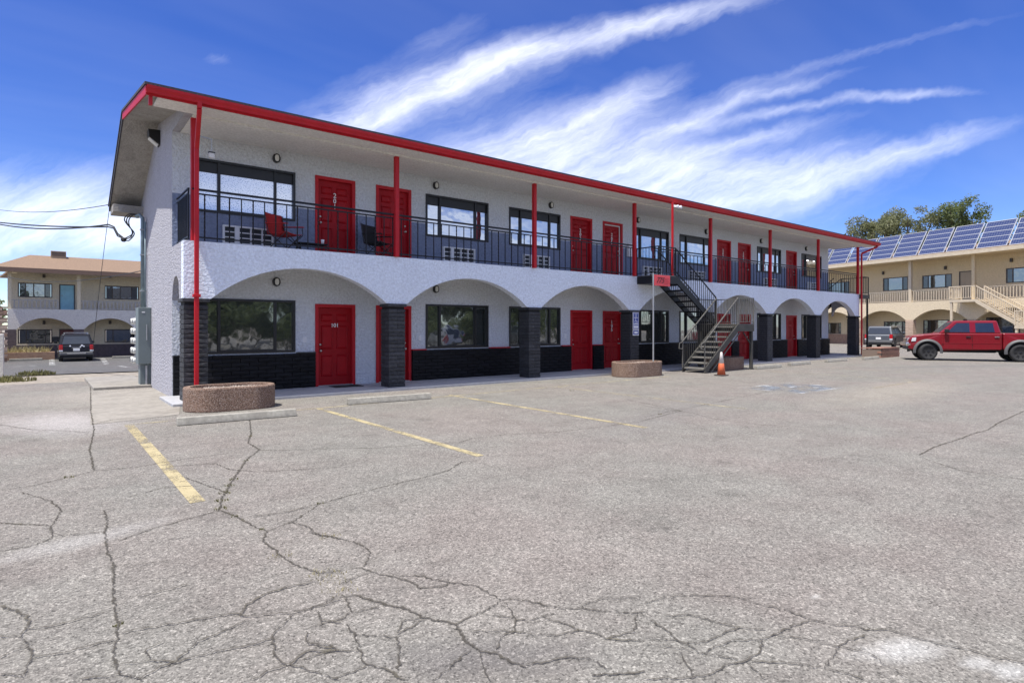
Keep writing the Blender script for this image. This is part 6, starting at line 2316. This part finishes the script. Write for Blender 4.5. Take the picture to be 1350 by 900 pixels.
for (px_, py_, d, crp, seed, lm, lb, sq) in ((1150, 284, 86, 36, 11, M_leaf1, 'broad olive green tree behind the solar panels next to the red eave', 0.8),
                                             (1196, 270, 84, 34, 12, M_leaf1, 'olive green tree behind the middle of the solar panel row', 0.9),
                                             (1268, 263, 82, 36, 13, M_leaf2, 'darker green tree rising over the solar panels, with thin upper boughs', 0.85),
                                             (1368, 280, 80, 30, 14, M_leaf2, 'dark green tree top behind the nearest solar panel', 0.8),
                                             (1102, 325, 92, 26, 15, M_leaf1, 'low olive tree seen under the far end of the red eave', 0.8)):
    loc, H, cr = tree_at(px_, py_, d, crp)
    tree('tree', lb, loc, H, cr, seed, 11000, 0.17, lm, 0.4, 'trees behind the solar house', sq)
loc, H, cr = tree_at(-14, 392, 75, 28)
tree('tree', 'small green tree beyond the khaki house at its outer corner', (loc[0], loc[1], -0.6), H + 0.6, cr, 21, 4000, 0.2, M_leaf2, 0.25)
# trees across the lot, behind the camera, mirrored in the arcade windows
for i in range(9):
    x = -10 + i * 7.2 + random.Random(i).uniform(-1, 1)
    tree('tree', 'leafy tree across the lot, mirrored in the arcade windows', (x, -18 + random.Random(i + 5).uniform(-2, 2), 0), 7.0 + random.Random(i + 9).uniform(-0.8, 1.2), 4.1, 40 + i, 9000, 0.26, M_leaf2, 0.12, 'trees mirrored in the windows', 0.85)


for i in range(17):
    x = -6 + i * 3.2 + random.Random(i + 70).uniform(-0.8, 0.8)
    tree('bush', 'leafy bush across the lot, mirrored in the arcade windows', (x, (-9.3 if x < 20 else -12.6) + random.Random(i + 75).uniform(-0.5, 0.5), 0), 2.9 + random.Random(i + 79).uniform(-0.4, 0.6), 2.1, 140 + i, 4000, 0.17, M_leaf2, 0.12, 'bushes mirrored in the windows', 0.72)


def weed_plant(label, p, n, h, spread, seed, m):
    rnd = random.Random(seed)
    b = MB()
    for _ in range(n):
        a = rnd.uniform(0, 6.28)
        r = spread * math.sqrt(rnd.random())
        q = Vector((r * math.cos(a), r * math.sin(a) * 0.6, 0))
        k = h * rnd.uniform(0.4, 1.1) * (1 - 0.5 * r / spread)
        t = q + Vector((rnd.uniform(-.5, .5) * k, rnd.uniform(-.5, .5) * k, k))
        s = Vector((math.cos(a + 1), math.sin(a + 1), 0)) * 0.014
        mid = q.lerp(t, 0.6) + Vector((0, 0, 0.1 * k))
        b.add([q - s, q + s, mid + s, mid - s, t], [(0, 1, 2, 3), (3, 2, 4)])
    o = b.build('weed', m, None, tuple(p), fix=False)
    return tag(o, label, 'weed')


weed_plant('green weeds in the dirt strip before the rear lot', on_ground(48, 494, -0.02), 240, 0.24, 0.55, 1, M_weed)
weed_plant('green weeds at the foot of the short grey wall', on_ground(9, 503, -0.02), 300, 0.26, 0.7, 2, M_weed)
weed_plant('small weed by the utility pad edge', on_ground(178, 502, -0.02), 60, 0.10, 0.25, 3, M_dry)

# short wall and screen wall at the left edge
p = on_ground(2, 497)
gw = tag(MB().box(-1.6, 0.06, -0.15, 0.15, -0.1, 1.38).build('short_wall', M_greyb, None, (p.x, p.y, 0), bevel=0.02), 'short grey stucco wall end standing among weeds', 'wall')
sw = tag(empty('screen_wall', (lx(4, -3) - 0.3, LY - 3, LG)), 'openwork screen wall of tan and red blocks beside the khaki house', 'wall')
o = (lx(9.5, -3), LY - 3, LG)
MB().box(-2.6, -0.0, 0.06, 0.10, 0, 0.25).build('footing', M_wnb, sw, o)
for k in range(14):
    for j in range(5):
        MB().box(-0.50 * j - 0.42 - 0.24 * (k % 2), -0.50 * j - 0.24 * (k % 2), -0.1, 0.1, 0, 0.13).build('block', M_pierb if (k + j) % 3 else M_wnb, sw, (o[0], o[1], o[2] + 0.252 + k * 0.228))
    MB().box(-2.9, 0.02, -0.06, 0.06, 0, 0.09).build('course', M_wnb if k > 9 else M_pierb, sw, (o[0], o[1], o[2] + 0.385 + k * 0.228))
